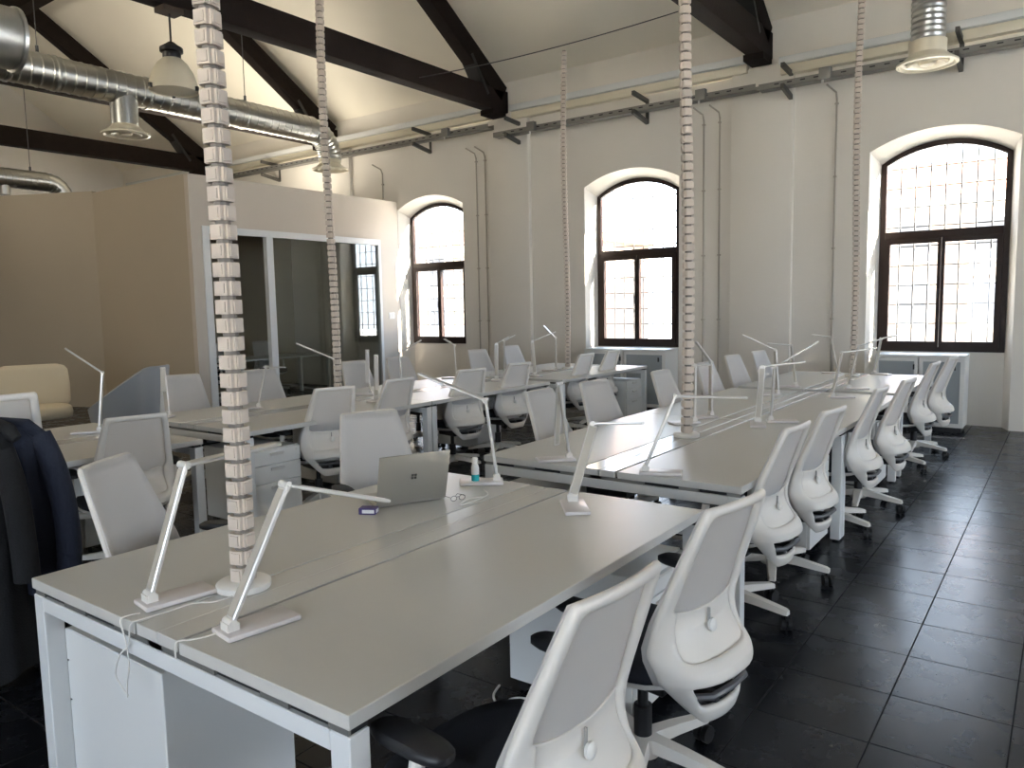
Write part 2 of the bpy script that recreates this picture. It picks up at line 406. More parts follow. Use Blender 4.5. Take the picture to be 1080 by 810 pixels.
# ------------------------------------------------------------------ roof trusses
def truss(x, label):
    t = thing('roof_truss', label, 'roof truss', (x, YW, 0), 0, 'dark timber roof trusses'); w = .22
    def loc(y, z): return (0, y - YW, z)
    MB().box(-w / 2, w / 2, YB - YW + .01, -.02, 4.70, 5.04).bevel(.012).build('tie_beam', M['timber'], t)
    for sgn in (1, -1):
        e = YW - .12 if sgn > 0 else YB + .12
        p0 = V(loc(e, ceil_z(e) - .30)); p1 = V(loc(YR + sgn * .06, ceil_z(YR + sgn * .06) - .30))
        MB().bar(p0, p1, w, .30, (0, 0, 1)).bevel(.012).build('rafter', M['timber'], t)
        if sgn > 0:
            e2 = YW - .26; MB().box(-w / 2 - .02, w / 2 + .02, e2 - YW - .2, e2 - YW + .14, 4.62, 4.70).build('bearing_block', M['timber'], t)
            MB().bar(loc(9.95, 4.9), loc(9.55, 5.42), w + .012, .06, (0, 1, 1)).build('iron_strap', M['black'], t)
    MB().box(-w / 2, w / 2, YR - YW - .11, YR - YW + .11, 5.04, ZR - .5).build('king_post', M['timber'], t)
    return t
truss(-7.72, 'dark timber roof truss mid-view, with the pendant lamp on its tie beam')
truss(-3.42, 'dark timber roof truss at top right, ending between the two nearest windows')
truss(-11.85, 'dark timber roof truss running just behind the long spiral duct')
truss(-16.1, 'farthest dark timber roof truss at left, above the taupe partition wall')
truss(.90, 'dark timber roof truss past the right edge of the view')
tag(MB().box(XL + .02, XR - .02, 6.38, 6.62, 6.98, 7.28).build('roof_purlin', M['timber']), 'dark timber purlin crossing the top left corner above the ducts', 'roof beam')

# ------------------------------------------------------------------ wall services: trunking, trays, brackets, conduits
TZ = [4.44, 4.43, 4.27, 4.25]
segs = [(-19.5, -11.95, 4.80), (-11.62, -7.98, 4.82), (-7.48, -3.62, 4.74), (-3.18, .7, 4.63)]
TL = ['far stretch of pale trunking along the wall behind the taupe partition', 'pale glossy trunking on the wall above the farthest arched window', 'pale glossy trunking on the wall above the middle arched window', 'pale glossy trunking on the wall above the nearest arched window']
TL2 = ['far stretch of grey cable tray on the wall behind the partition', 'grey perforated cable tray above the farthest arched window', 'grey perforated cable tray above the middle arched window', 'grey perforated cable tray above the nearest arched window']
for i, (a, b, z) in enumerate(segs):
    m = MB().box(a, b, YW - .20, YW + .0, z - .055, z + .035).bevel(.008)
    o = tag(m.build('wall_trunking', M['trunk']), TL[i], 'trunking', 'pale trunking under the roof')
    MB().box(a, b, YW - .13, YW - .001, z - .17, z - .056).bevel(.01).build('lower_channel', M['cream'], o)
    t = MB(); ty0, ty1, tz = YW - .36, YW - .20, TZ[i]
    t.box(a - .2, b + .2, ty0, ty1, tz, tz + .006); t.box(a - .2, b + .2, ty0, ty0 + .006, tz, tz + .075); t.box(a - .2, b + .2, ty1 - .006, ty1, tz, tz + .075)
    tr = tag(t.build('cable_tray', M['tray'], smooth=0), TL2[i], 'cable tray', 'grey cable trays on brackets')
    x = a
    while x < b: MB().box(x, x + .06, ty0 - .003, ty0 - .0005, tz + .035, tz + .05).build('perforation', M['black'], tr, 0); x += .16
def bracket(x, z, label):
    b = thing('wall_bracket', label, 'bracket', (x, YW, z), 0, 'dark steel brackets under the cable trays')
    MB().box(-.025, .025, -.012, 0, -.18, .16).build('wall_plate', M['bracket'], b)
    MB().bar((0, -.01, .14), (0, -.46, .17), .045, .055).build('upper_arm', M['bracket'], b)
    MB().bar((0, -.01, -.16), (0, -.46, -.085), .045, .06).build('diagonal_arm', M['bracket'], b)
for x, z, l in [(-9.35, 4.47, 'dark steel bracket above the farthest arched window'), (-5.12, 4.34, 'dark steel bracket above the middle arched window'), (-1.15, 4.33, 'dark steel bracket right of the ceiling air diffuser'),
                (-13.6, 4.44, 'dark steel bracket above the glazed meeting room front'), (-7.36, 4.34, 'dark steel bracket beside the foot of the middle truss'), (-3.05, 4.32, 'dark steel bracket beside the foot of the top right truss')]:
    bracket(x, z, l)
def conduit(x, z0, z1, label):
    c = MB().cyl((x, YW - .022, z0), (x, YW - .022, z1), .012, n=10).tube([(x, YW - .022, z1 - .02), (x, YW - .06, z1 + .06), (x - .08, YW - .2, z1 + .14)], .012, 8)
    c = tag(c.build('wall_conduit', M['pillarpipe']), label, 'conduit', 'thin conduits running down the wall')
    z = z0 + .3
    k = MB()
    while z < z1: k.box(x - .02, x + .02, YW - .038, YW, z, z + .02); z += .9
    k.build('clip', M['pillarpipe'], c, 0)
def conduits(lst):
    for x, z0, l in lst: conduit(x, z0, 4.08, l)
conduits([(-8.31, .1, 'left one of the conduit pair right of the farthest window'), (-8.12, .1, 'right one of the conduit pair right of the farthest window'),
          (-4.25, .1, 'left one of the conduit pair right of the middle window'), (-4.02, .1, 'right one of the conduit pair right of the middle window'),
          (-2.50, .1, 'single conduit left of the nearest window'), (-10.56, 3.56, 'short conduit dropping behind the top of the partition')])
for i, (x, z, l) in enumerate([(-8.65, 4.47, 'small grey junction box left of the middle truss foot'), (-6.90, 4.31, 'small grey junction box right of the middle truss foot'), (-4.14, 4.31, 'small grey junction box above the paired conduits right of the middle window'), (-2.55, 4.29, 'small grey junction box above the single conduit by the nearest window')]):
    j = tag(MB().box(x - .07, x + .07, YW - .44, YW - .362, z - .06, z + .08).bevel(.006).build('junction_box', M['tray']), l, 'junction box', 'junction boxes on the cable tray')
    MB().cyl((x - .03, YW - .40, z - .06), (x - .03, YW - .40, z - .10), .014).build('gland', M['wplastic'], j)

# ------------------------------------------------------------------ ducts
def arc_pts(c, r, a0, a1, n, u, w):
    c, u, w = V(c), V(u), V(w); return [c + u * (r * math.cos(lerp(a0, a1, i / n))) + w * (r * math.sin(lerp(a0, a1, i / n))) for i in range(n + 1)]
def corrugated(m, pts, r, n=20, amp=.035):
    P = [V(p) for p in pts]; out = []; rs = []
    for i, p in enumerate(P): out.append(p); rs.append(r * (1 + (amp if i % 2 else -amp)))
    m.tube(out, rs, n)
def diffuser(parent, x, y, z, R=.31):
    MB().lathe([(.17, .14), (.19, .10), (.25, .05), (R, .02), (R, 0), (R - .03, -.004), (R - .05, .02), (R - .09, .03)], (x, y, z), 32, capa=False, capb=False).build('diffuser_rim', M['cream'], parent)
    MB().lathe([(R - .10, .012), (R - .12, -.004), (R - .19, .025), (R - .2, .04)], (x, y, z), 32, capa=False, capb=False).build('diffuser_ring', M['cream'], parent)
    MB().lathe([(.07, -.002), (.09, .03)], (x, y, z), 24).build('diffuser_core', M['cream'], parent)
DX, DZ, DR = -10.62, 4.615, .208
d = thing('spiral_duct', 'long spiral duct crossing the top left with two diffusers', 'duct', (DX, 0, DZ))
pf = []; y = -1.0
while y < 8.84: pf += [(DR, y), (DR, y + .105), (DR + .007, y + .112), (DR + .007, y + .123)]; y += .13
mb = MB().lathe(pf + [(DR, 8.86)], (0, 0, 0), 40, (0, 1, 0))
mb.build('duct_run', M['spiral'], d)
for y in (4.2, 4.75, 5.95, 7.5):
    MB().lathe([(DR + .004, 0), (DR + .014, .01), (DR + .014, .035), (DR + .004, .045)], (0, y, 0), 36, (0, 1, 0)).build('duct_joint', M['galv'], d)
e = MB(); corrugated(e, arc_pts((0, 8.85, -.42), .42, PI / 2, 0, 18, (0, 1, 0), (0, 0, 1)) + [V((0, 9.27, -.45))], .20); e.build('elbow', M['galv'], d)
MB().cyl((0, 9.27, -.50), (0, 9.27, -.42), .19, n=24).build('collar', M['cream'], d)
MB().cyl((0, 5.66, -.52), (0, 5.66, -.1), .175, n=28).build('branch_duct', M['galv'], d)
diffuser(d, 0, 5.66, -.62); diffuser(d, 0, 9.27, -.63)
for y, z1 in ((4.6, 2.4), (7.6, 1.6)):
    MB().cyl((0, y, DR - .01), (0, y, min(z1, ceil_z(y) - DZ - .02)), .006, n=6).cyl((0, y, DR - .02), (0, y, DR + .09), .02, n=8).build('hanger_rod', M['dgrey'], d)
d2 = thing('spiral_duct', 'thin spiral duct low at the far left behind the taupe wall', 'duct', (-15.3, 0, 3.98))
pf = []; y = 2.0
while y < 6.59: pf += [(.17, y), (.17, y + .085), (.175, y + .09), (.175, y + .097)]; y += .10
MB().lathe(pf + [(.17, 6.6)], (0, 0, 0), 28, (0, 1, 0)).build('duct_run', M['spiral'], d2)
e = MB(); corrugated(e, arc_pts((0, 6.6, -.30), .30, PI / 2, 0, 10, (0, 1, 0), (0, 0, 1)), .165); e.build('elbow', M['galv'], d2)
MB().cyl((0, 6.35, .16), (0, 6.35, 2.9), .006, n=6).cyl((0, 6.35, .15), (0, 6.35, .24), .02, n=8).build('hanger_rod', M['dgrey'], d2)
MB().cyl((0, 5.9, -.3), (0, 5.9, -.12), .10, n=20).build('branch_duct', M['galv'], d2)
d3 = thing('round_duct', 'big round steel duct end cut by the top left corner', 'duct', (-6.5, 0, 3.61))
MB().cyl((0, -2.0, 0), (0, 2.56, 0), .215, n=40).build('duct_run', M['spiral'], d3)
MB().lathe([(.217, 2.28), (.222, 2.30), (.222, 2.62), (.215, 2.64), (.235, 2.645), (.235, 2.67), (.21, 2.675), (.02, 2.70)], (0, 0, 0), 40, (0, 1, 0), capa=False).build('duct_collar', M['galv'], d3)
d4 = thing('flexible_duct', 'corrugated flexible duct with round air diffuser above the nearest window', 'duct', (-1.36, 9.5, 4.03))
e = MB(); up = [V((0, 0, .20 + .03 * i)) for i in range(12)] + arc_pts((0, -.55, .56), .55, 0, PI / 3.2, 18, (0, 1, 0), (0, 0, 1))
last = up[-1]; dr = (up[-1] - up[-2]).normalized(); up += [last + dr * .04 * i for i in range(1, 26)]
corrugated(e, up, .165, 24, .03); e.build('flexible_hose', M['galv'], d4)
MB().cyl((0, 0, .10), (0, 0, .24), .185, n=28).build('collar', M['cream'], d4)
diffuser(d4, 0, 0, 0, .30)
p_ = thing('pendant_lamp', 'frosted dome pendant lamp hanging from the middle truss', 'pendant lamp', (-7.72, 4.66, 3.86))
MB().lathe([(.245, 0), (.245, .02), (.235, .09), (.205, .19), (.15, .28), (.10, .33), (.095, .33), (.14, .275), (.195, .185), (.225, .09), (.235, .012)], n=36, capa=False, capb=False).build('lamp_shade', M['shade'], p_)
MB().cyl((0, 0, .015), (0, 0, .02), .232, n=36).build('diffuser', M['shade'], p_)
MB().lathe([(.08, .30), (.09, .33), (.09, .39), (.115, .40), (.115, .44), (.07, .47), (.03, .50)], n=24).build('housing', M['black'], p_)
MB().cyl((0, 0, .49), (0, 0, .80), .011, n=8).build('cord', M['black'], p_)
MB().box(-.09, .09, -.11, .11, .785, .838).build('ceiling_mount', M['timber_worn'], p_)
for a in (30, 150, 270): MB().box(.235, .27, -.015, .015, .0, .04, Matrix.Rotation(math.radians(a), 4, 'Z')).build('clip', M['black'], p_)

# ------------------------------------------------------------------ bench desks
def bench(y0, y1, x0, x1, label, group='white four-seat bench desks'):
    W = x1 - x0; L = y1 - y0; g = .004
    xb, xc = x0 + .6135, x1 - .6167
    t = thing('bench_desk', label, 'desk', ((x0 + x1) / 2, (y0 + y1) / 2, 0), 0, group); ox, oy = (x0 + x1) / 2, (y0 + y1) / 2
    hw, hl = W / 2, L / 2; b0, b1 = xb - ox, xc - ox; T = .74; th = .033
    MB().box(-hw, b0, -hl, hl, T - th, T).bevel(.002, 1).build('tabletop', M['top'], t)
    MB().box(b1, hw, -hl, hl, T - th, T).bevel(.002, 1).build('tabletop', M['top'], t)
    mid = (b0 + b1) / 2
    MB().box(b0 + .007, mid - .001, -hl + .003, hl - .003, T - th, T - .001).bevel(.0015, 1).build('channel_cover', M['cover'], t)
    MB().box(mid + .001, b1 - .015, -hl + .003, hl - .003, T - th, T - .001).bevel(.0015, 1).build('channel_cover', M['cover'], t)
    MB().box(b0 - .01, b1 + .01, -hl + .08, hl - .08, T - .15, T - .147).box(b0 - .01, b0 - .007, -hl + .08, hl - .08, T - .15, T - .05).box(b1 + .007, b1 + .01, -hl + .08, hl - .08, T - .15, T - .05).build('cable_trough', M['dgrey'], t, 0)
    zt = T - th - .017
    for s in (-1, 1):
        ya, yb = s * hl, s * (hl - .06)
        MB().box(-hw + .063, hw - .063, ya - s * .002, yb, zt - .046, zt).bevel(.002, 1).build('end_rail', M['wmetal'], t)
        for q in (-1, 1):
            MB().box(q * (hw - .003), q * (hw - .063), ya - s * .002, yb, .012, zt).bevel(.003, 1).build('leg', M['wmetal'], t)
            MB().cyl((q * (hw - .033), ya - s * .032, 0), (q * (hw - .033), ya - s * .032, .012), .02, n=12).build('foot', M['black'], t)
        MB().box(-hw + .01, hw - .01, ya - s * .014, yb, zt + .0005, T - th - .0005).build('gap_shade_strip', M['black'], t, 0)  # black strip stands in for the shade between top and rail
        for a, b in ((-hw + .01, -hw + .07), (-hw + .20, -hw + .33), (b0 - .12, b0 + .12), (mid - .05, b1 + .14), (hw - .30, hw - .20), (hw - .07, hw - .01)): MB().box(a, b, ya - s * .006, ya - s * .0138, zt, T - th).build('spacer', M['tray'], t, 0)
    for a in (-hw + .36, b0 - .06, b1 + .06, hw - .36): MB().box(a - .02, a + .02, -hl + .06, hl - .06, zt - .05, zt).build('long_beam', M['wmetal'], t, 0)
    return t
XA, XD = -2.582, -1.138
LA, LD = -5.925, -4.485
desks = [(.980, 2.823, XA, XD, 'nearest white bench desk, with the open laptop on it'),
         (3.261, 5.166, XA, XD, 'second white bench desk of the right row, just beyond the laptop desk'),
         (5.174, 7.078, XA, XD, 'third white bench desk of the right row, butted against the second'),
         (7.262, 9.10, XA, XD, 'farthest white bench desk of the right row, before the nearest window'),
         (.92, 2.76, LA, LD, 'white bench desk at far left, beside the chair draped with dark clothes'),
         (3.08, 4.95, LA, LD, 'white bench desk in the left row, in front of the glazed partition'),
         (4.96, 6.84, LA, LD, 'white bench desk in the left row, right of the glazed partition end'),
         (7.06, 9.13, LA, LD + .02, 'farthest white bench desk of the left row, before the middle window')]
for a in desks: bench(*a)

# ------------------------------------------------------------------ drawer pedestals
def make_pedestal():
    t = thing('drawer_pedestal', '', 'drawer unit', (0, 0, 0), 0, 'white drawer pedestals under the desks')
    MB().box(-.285, .265, -.21, .21, .055, .578).bevel(.003, 1).build('body', M['cabw'], t)
    for z0, z1 in ((.06, .335), (.340, .465), (.470, .572)):
        d = MB().box(.266, .284, -.207, .207, z0, z1).bevel(.002, 1).build('drawer', M['cabw'], t)
        MB().box(.284, .300, -.055, .055, z1 - .035, z1 - .022).box(.284, .288, -.055, .055, z1 - .045, z1 - .022).build('handle', M['lamp'], d, 0)
    for x in (-.24, .22):
        for y in (-.17, .17): MB().cyl((x, y - .012, .026), (x, y + .012, .026), .026, n=14).box(x - .01, x + .01, y - .016, y + .016, .03, .056).build('castor', M['black'], t)
    MB().cyl((.284, .17, .545), (.288, .17, .545), .008, n=10).build('lock', M['lamp'], t)
    return t
ped0 = make_pedestal(); first = [True]
def pedestal(x, y, rz, label):
    o = ped0 if first[0] else copy_tree(ped0); first[0] = False
    o.location = (x, y, 0); o.rotation_euler = (0, 0, math.radians(rz)); o['label'] = label
XRP, XLP = -1.49, -2.235
pedestal(XLP - .0, 1.245, 180, 'white drawer pedestal under the near end of the laptop desk')
pedestal(XRP, 2.59, 0, 'white drawer pedestal under the laptop desk, behind the second aisle chair')
pedestal(XRP, 4.86, 0, 'white drawer pedestal showing its handles behind the fourth aisle chair')
pedestal(XRP, 6.78, 0, 'white drawer pedestal under the third desk of the right row')
pedestal(XLP, 3.55, 180, 'white drawer pedestal under the window-side near end of the second right desk')
pedestal(-1.80, 8.80, 0, 'white drawer pedestal under the farthest desk of the right row')
pedestal(-5.34, 2.46, 0, 'white drawer pedestal under the far left desk, behind the rear-facing mesh chair')
pedestal(-4.83, 3.36, 0, 'white drawer pedestal left of the big cable spine, under the left row')
pedestal(-5.34, 4.55, 0, 'white drawer pedestal right of the big cable spine, under the left row')
pedestal(-5.34, 6.50, 0, 'white drawer pedestal under the left row between two mesh chairs')
pedestal(-4.80, 8.86, 0, 'white drawer pedestal at the far end of the left row, by the middle window')

# ------------------------------------------------------------------ task chairs (local: faces +x, origin on the floor under the seat)
BT = [(0, .345, .985, .165), (.12, .312, .90, .182), (.35, .250, .745, .208), (.52, .208, .64, .228), (.66, .180, .545, .243), (.80, .205, .455, .220), (.92, .252, .365, .145), (1, .285, .315, .092)]
def bulge(t): return interp([(0, .018), (.3, .028), (.55, .05), (.66, .10), (.74, .145), (.84, .135), (.92, .065), (1, .02)], t)[0]
def bpt(u, t, off=0.):
    b, z, w = interp(BT, t); x = -(b + bulge(t) * (1 - abs(u) ** interp([(0, 2.2), (.55, 2.4), (.72, 4.2), (.85, 4.2), (1, 2.4)], t)[0])) ; return V((x + off, u * w, z))
def back_grid(us, ts, keep, off=0.):
    m = MB(); vv = {}
    def vt(i, j):
        if (i, j) not in vv: vv[i, j] = m.bm.verts.new(bpt(us[i], ts[j], off))
        return vv[i, j]
    for i in range(len(us) - 1):
        for j in range(len(ts) - 1):
            if keep((us[i] + us[i + 1]) / 2, (ts[j] + ts[j + 1]) / 2): m.face((vt(i, j), vt(i + 1, j), vt(i + 1, j + 1), vt(i, j + 1)))
    return m
def make_chair():
    t = thing('task_chair', '', 'office chair', (0, 0, 0), 0, 'white mesh task chairs')
    us = [-1, -.92, -.80, -.70, -.35, 0, .35, .70, .80, .92, 1]; ts = [0, .05, .075, .2, .3, .4, .48, .54, .60, .66, .695, .71, .745, .785, .80, .855, .91, .955, 1]
    def keep(u, tt):
        a = abs(u)
        if a > .78 or (.50 < tt < .80 and a > .72): return True
        if a > .79 and tt > .78: return True
        if tt < .06: return True
        if .69 < tt < .80: return True
        if tt > .91: return True
        return False
    f = back_grid(us, ts, keep).build('back_frame', M['chairw'], t)
    mod_apply(f, [('SOLIDIFY', dict(thickness=.026, offset=-1)), ('SUBSURF', dict(levels=1, render_levels=1))])
    us2 = [-.985 + 1.97 * i / 10 for i in range(11)]; ts2 = [.006 + .80 * i / 14 for i in range(15)]
    f = back_grid(us2, ts2, lambda u, v: True, .027).build('back_mesh', M['mesh'], t)
    mod_apply(f, [('SOLIDIFY', dict(thickness=.004, offset=0))])
    us3 = [-.86 + 1.72 * i / 8 for i in range(9)]; ts3 = [.50, .505, .54, .58, .62, .68, .74, .80, .85]
    def lpt():
        m = MB(); R = []
        for tt in ts3:
            R.append(m.verts([bpt(u, tt + (.055 * (1 - u * u) if tt < .6 else 0) - .04, .023 + (.008 if tt > .78 else 0) - .006 * u * u) for u in us3]))
        for A, B in zip(R, R[1:]):
            for i in range(len(A) - 1): m.face((A[i], A[i + 1], B[i + 1], B[i]))
        return m
    lp = lpt().build('lumbar_panel', M['chairw'], t); mod_apply(lp, [('SOLIDIFY', dict(thickness=.007, offset=0)), ('SUBSURF', dict(levels=1, render_levels=1))])
    c = bpt(.0, .60, .020)
    MB().lathe([(.006, 0), (.019, .006), (.020, .014), (.010, .020)], (c.x, c.y, c.z), 16, (-1, 0, .1)).build('lumbar_knob', M['wplastic'], lp)
    MB().box(c.x - .002, c.x + .006, -.002, .002, c.z - .045, c.z + .05).build('slot', M['slot'], lp, 0)
    MB().bar((c.x + .004, .085, c.z - .005), (c.x + .004, .065, c.z - .06), .004, .004).build('slot', M['slot'], lp, 0)
    # inner bar in the lower opening
    mb = MB(); mb.tube([bpt(u, .855, .03) for u in (-.85, -.5, 0, .5, .85)], .011, 8); mb.build('back_bar', M['dgrey'], t)
    # seat
    def seat_loop(sx, sy, z, cx=.02):
        P = []
        for i in range(28):
            a = 2 * PI * i / 28; ca, sa = math.cos(a), math.sin(a); k = (abs(ca) ** 3.2 + abs(sa) ** 3.2) ** (-1 / 3.2)
            x, y = k * ca * sx, k * sa * sy; P.append((cx + x, y * (1 - .06 * (x / sx < 0) * abs(x / sx)), z - (.035 * max(0, x / sx - .55) / .45 if True else 0)))
        return P
    s = MB(); R = [s.verts(seat_loop(*q)) for q in ((.225, .225, .425), (.245, .243, .435), (.248, .246, .46), (.235, .235, .482), (.18, .18, .488), (.08, .08, .482))]
    for A, B in zip(R, R[1:]): s.bridge(A, B)
    s.face(R[0][::-1]); s.face(R[-1]); s.build('seat', M['seat'], t, 60)
    s = MB(); R = [s.verts(seat_loop(*q)) for q in ((.15, .15, .395), (.22, .215, .405), (.243, .241, .418), (.243, .241, .432))]
    for A, B in zip(R, R[1:]): s.bridge(A, B)
    s.face(R[0][::-1]); s.face(R[-1]); s.build('seat_pan', M['wplastic'], t, 60)
    MB().box(-.13, .11, -.08, .08, .335, .40).bar((-.1, -.045, .37), (-.30, -.045, .385), .03, .045).bar((-.1, .045, .37), (-.30, .045, .385), .03, .045).bevel(.006, 1).build('tilt_mechanism', M['black'], t)
    MB().bar((.02, .09, .37), (.02, .25, .38), .014, .01).build('lever', M['black'], t)
    for sg in (-1, 1):
        a = MB(); a.tube([(.0, sg * .17, .385), (.0, sg * .25, .392), (.0, sg * .285, .42), (-.005, sg * .29, .50), (-.01, sg * .285, .60), (-.012, sg * .28, .632)], [.018, .02, .02, .019, .018, .018], 10)
        ar = a.build('armrest', M['chairw'], t)
        p = MB(); R = []
        for z, k in ((.630, .9), (.636, 1), (.650, 1), (.658, .86)):
            P = []
            for i in range(20):
                an = 2 * PI * i / 20; ca, sa = math.cos(an), math.sin(an); q = (abs(ca) ** 3 + abs(sa) ** 3) ** (-1 / 3)
                P.append((.01 + .115 * k * q * ca, sg * .28 + .042 * k * q * sa, z))
            R.append(p.verts(P))
        for A, B in zip(R, R[1:]): p.bridge(A, B)
        p.face(R[0][::-1]); p.face(R[-1]); p.build('arm_pad', M['pad'], ar, 50)
    MB().cyl((0, 0, .10), (0, 0, .24), .03, n=16).cyl((0, 0, .24), (0, 0, .345), .018, n=16).build('gas_column', M['black'], t)
    b = MB(); b.lathe([(.055, .075), (.06, .08), (.05, .135), (.035, .14)], n=20)
    for k in range(5):
        a = 2 * PI * k / 5; d = V((math.cos(a), math.sin(a), 0)); sd = V((-d.y, d.x, 0)); pr = []
        for r, z, w, h in ((.03, .118, .030, .044), (.15, .108, .026, .036), (.30, .088, .021, .026), (.315, .084, .016, .020)):
            c0 = d * r + V((0, 0, z)); pr.append(b.verts([c0 - sd * w - V((0, 0, h / 2)), c0 + sd * w - V((0, 0, h / 2)), c0 + sd * w * .8 + V((0, 0, h / 2)), c0 - sd * w * .8 + V((0, 0, h / 2))]))
        for A, B in zip(pr, pr[1:]): b.bridge(A, B)
        b.face(pr[0][::-1]); b.face(pr[-1])
    base = b.build('base', M['chairw'], t, 40)
    for k in range(5):
        a = 2 * PI * k / 5; d = V((math.cos(a), math.sin(a), 0)); q = math.radians(a * 57.3 + 35 + 61 * k); w = V((math.cos(q), math.sin(q), 0))
        c0 = d * .305 + V((0, 0, .031)); m = MB()
        for sg in (-1, 1): m.cyl(c0 + w * sg * .006, c0 + w * sg * .024, .031, n=18)
        m.cyl(c0 + V((0, 0, .005)), c0 + V((0, 0, .055)), .010, n=10); fw = V((-w.y, w.x, 0))
        m.bar(c0 + w * -.006 + fw * .0 + V((0, 0, .03)), c0 + w * .006 + V((0, 0, .03)), .045, .014)
        m.build('castor', M['black'], base, 50)
    return t
chair0 = make_chair(); cfirst = [True]
def chair(mx, my, ang, label, spin=None, lift=0.):
    # mx, my = middle of the top rail; ang = facing
    o = chair0 if cfirst[0] else copy_tree(chair0); cfirst[0] = False
    a = math.radians(ang); o.location = (mx + .355 * math.cos(a), my + .355 * math.sin(a), lift); o.rotation_euler = (0, 0, a); o['label'] = label
    for c in o.children:
        if c.name.startswith('base'):
            c.rotation_euler = (0, 0, math.radians(spin if spin is not None else random.uniform(0, 72)) - a); c.location.z = -lift
        if c.name.startswith('gas_column') and lift: c.location.z = -.06
    return o
R_ = 180
chair(-.705, 1.36, 176, 'nearest white task chair, cut off by the bottom edge of the photo', 10)
chair(-.735, 2.13, 171, 'second white task chair along the aisle, beside the laptop desk', 0)
chair(-.975, 3.60, 177, 'third white task chair along the aisle, first at the second right desk', -8)
chair(-.965, 4.24, 174, 'fourth white task chair along the aisle, hiding a drawer pedestal', 0)
chair(-.945, 5.40, 178, 'fifth white task chair along the aisle, side profile showing', -20)
chair(-.885, 6.06, 175, 'sixth white task chair along the aisle, close behind the fifth', -10)
chair(-.93, 7.72, 176, 'seventh white task chair along the aisle, dark blue seat visible', -25)
chair(-.87, 8.42, 172, 'farthest white task chair along the aisle, against the low cabinet', -15)
chair(-3.05, 1.43, 32, 'white task chair at near left of the laptop desk, front of the back showing')
chair(-3.16, 2.95, -22, 'white task chair right behind the open laptop')
chair(-2.92, 4.27, 2, 'white task chair facing us beyond the laptop desk, left of its pair')
chair(-2.90, 4.98, -7, 'white task chair facing us beyond the laptop desk, right of its pair')
chair(-2.83, 5.98, 0, 'white task chair left of the middle cable spine, by the grey cabinet')
chair(-2.83, 6.95, -4, 'white task chair just right of the middle cable spine')
chair(-2.95, 8.02, -6, 'white task chair at the far right desk, left of two before the wall')
chair(-2.92, 8.78, -6, 'white task chair at the far right desk, right of two before the wall')
chair(-4.35, 3.77, 167, 'white task chair in the left row, directly left of the laptop chair')
chair(-4.39, 4.50, 180, 'white task chair in the left row, partly behind the laptop chair')
chair(-4.43, 5.48, 168, 'white task chair in the left row, crossed by a lamp arm')
chair(-4.45, 6.27, 173, 'white task chair in the left row, left of the pair facing us')
chair(-4.53, 7.74, 180, 'white task chair by the grey cabinet, left one of the far pair')
chair(-4.55, 8.42, 180, 'white task chair by the grey cabinet, right one of the far pair')
chair(-6.62, 3.88, -18, 'white task chair left of the big cable spine, before the partition frame')
chair(-6.42, 4.58, -16, 'white task chair half hidden by the big cable spine')
chair(-6.40, 5.78, -4, 'white task chair just right of the second cable spine')
chair(-6.40, 6.46, -4, 'white task chair before the right end of the glazed partition')
chair(-6.42, 7.98, -8, 'white task chair under the farthest window, left of its pair')
chair(-6.55, 8.92, -6, 'white task chair under the farthest window, right of its pair')
chair(-4.19, 2.19, 168, 'white mesh task chair seen from behind at the far left desk')
chair(-3.74, 1.345, 176, 'raised white task chair at the left edge, dark clothes over its back', 20, .225)

# ------------------------------------------------------------------ clothes over the chair at the left edge
def drape(name, cx, cy, rz, w0, w1, d0, d1, ztop, zbot, amp, m, label, seed, nf):
    b = MB(); random.seed(seed); n = 96; rows = 18; R = []
    ph = [random.uniform(0, 6.28) for _ in range(4)]
    for j in range(rows + 1):
        t = j / rows; z = lerp(ztop, zbot, t); k = min(1, t * 4); w = lerp(w0, w1, t ** .8); d = lerp(d0, d1, t ** .7); P = []
        for i in range(n):
            a = 2 * PI * i / n; ca, sa = math.cos(a), math.sin(a); q = (abs(ca) ** 2.6 + abs(sa) ** 2.6) ** (-1 / 2.6)
            f = 1 + amp * k * (math.sin(nf * a + ph[0] + 1.2 * t) + .5 * math.sin((nf * 2 - 3) * a + ph[1]) + .35 * math.sin(5 * a + ph[2] + 4 * t))
            zz = z + (.03 * math.sin(3 * a + ph[3]) * t if j else .015 * math.cos(2 * a))
            P.append(V((d * q * ca * f, w * q * sa * f, zz)))
        R.append(b.verts(P))
    for A, B in zip(R, R[1:]): b.bridge(A, B)
    top = b.verts([(p.co.x * .4, p.co.y * .6, p.co.z + .02) for p in R[0]]); b.bridge(R[0], top); b.face(top)
    o = b.build(name, m, smooth=70, loc=(cx, cy, 0)); o.rotation_euler = (0, 0, rz)
    tag(o, label, 'clothing'); return o
j1 = drape('navy_jacket', -3.66, 1.375, 0, .095, .15, .085, .10, 1.065, .36, .09, M['navy'], 'navy jacket draped over the raised chair, right-hand garment at left edge', 3, 9)
MB().tube([(-.09, -.08, 1.04), (-.02, -.04, 1.09), (.06, .02, 1.08), (.085, .09, 1.02)], [.022, .035, .035, .02], 12).build('collar', M['navy'], j1)
MB().tube(smooth([(.06, .07, 1.04), (.10, .10, .90), (.115, .125, .72), (.12, .13, .55), (.115, .125, .44)], 5), [lerp(.045, .05, min(1, k / 6)) for k in range(21)], 14).build('sleeve', M['navy'], j1)
j2 = drape('black_coat', -3.64, 1.175, 0, .185, .215, .095, .13, 1.07, .03, .08, M['blackcloth'], 'long black coat draped over the raised chair, left-hand garment at left edge', 5, 8)
MB().tube([(-.10, .14, 1.06), (-.02, .13, 1.09), (.07, .14, 1.075), (.10, .16, 1.04)], [.022, .034, .034, .02], 12).build('collar', M['blackcloth'], j2)
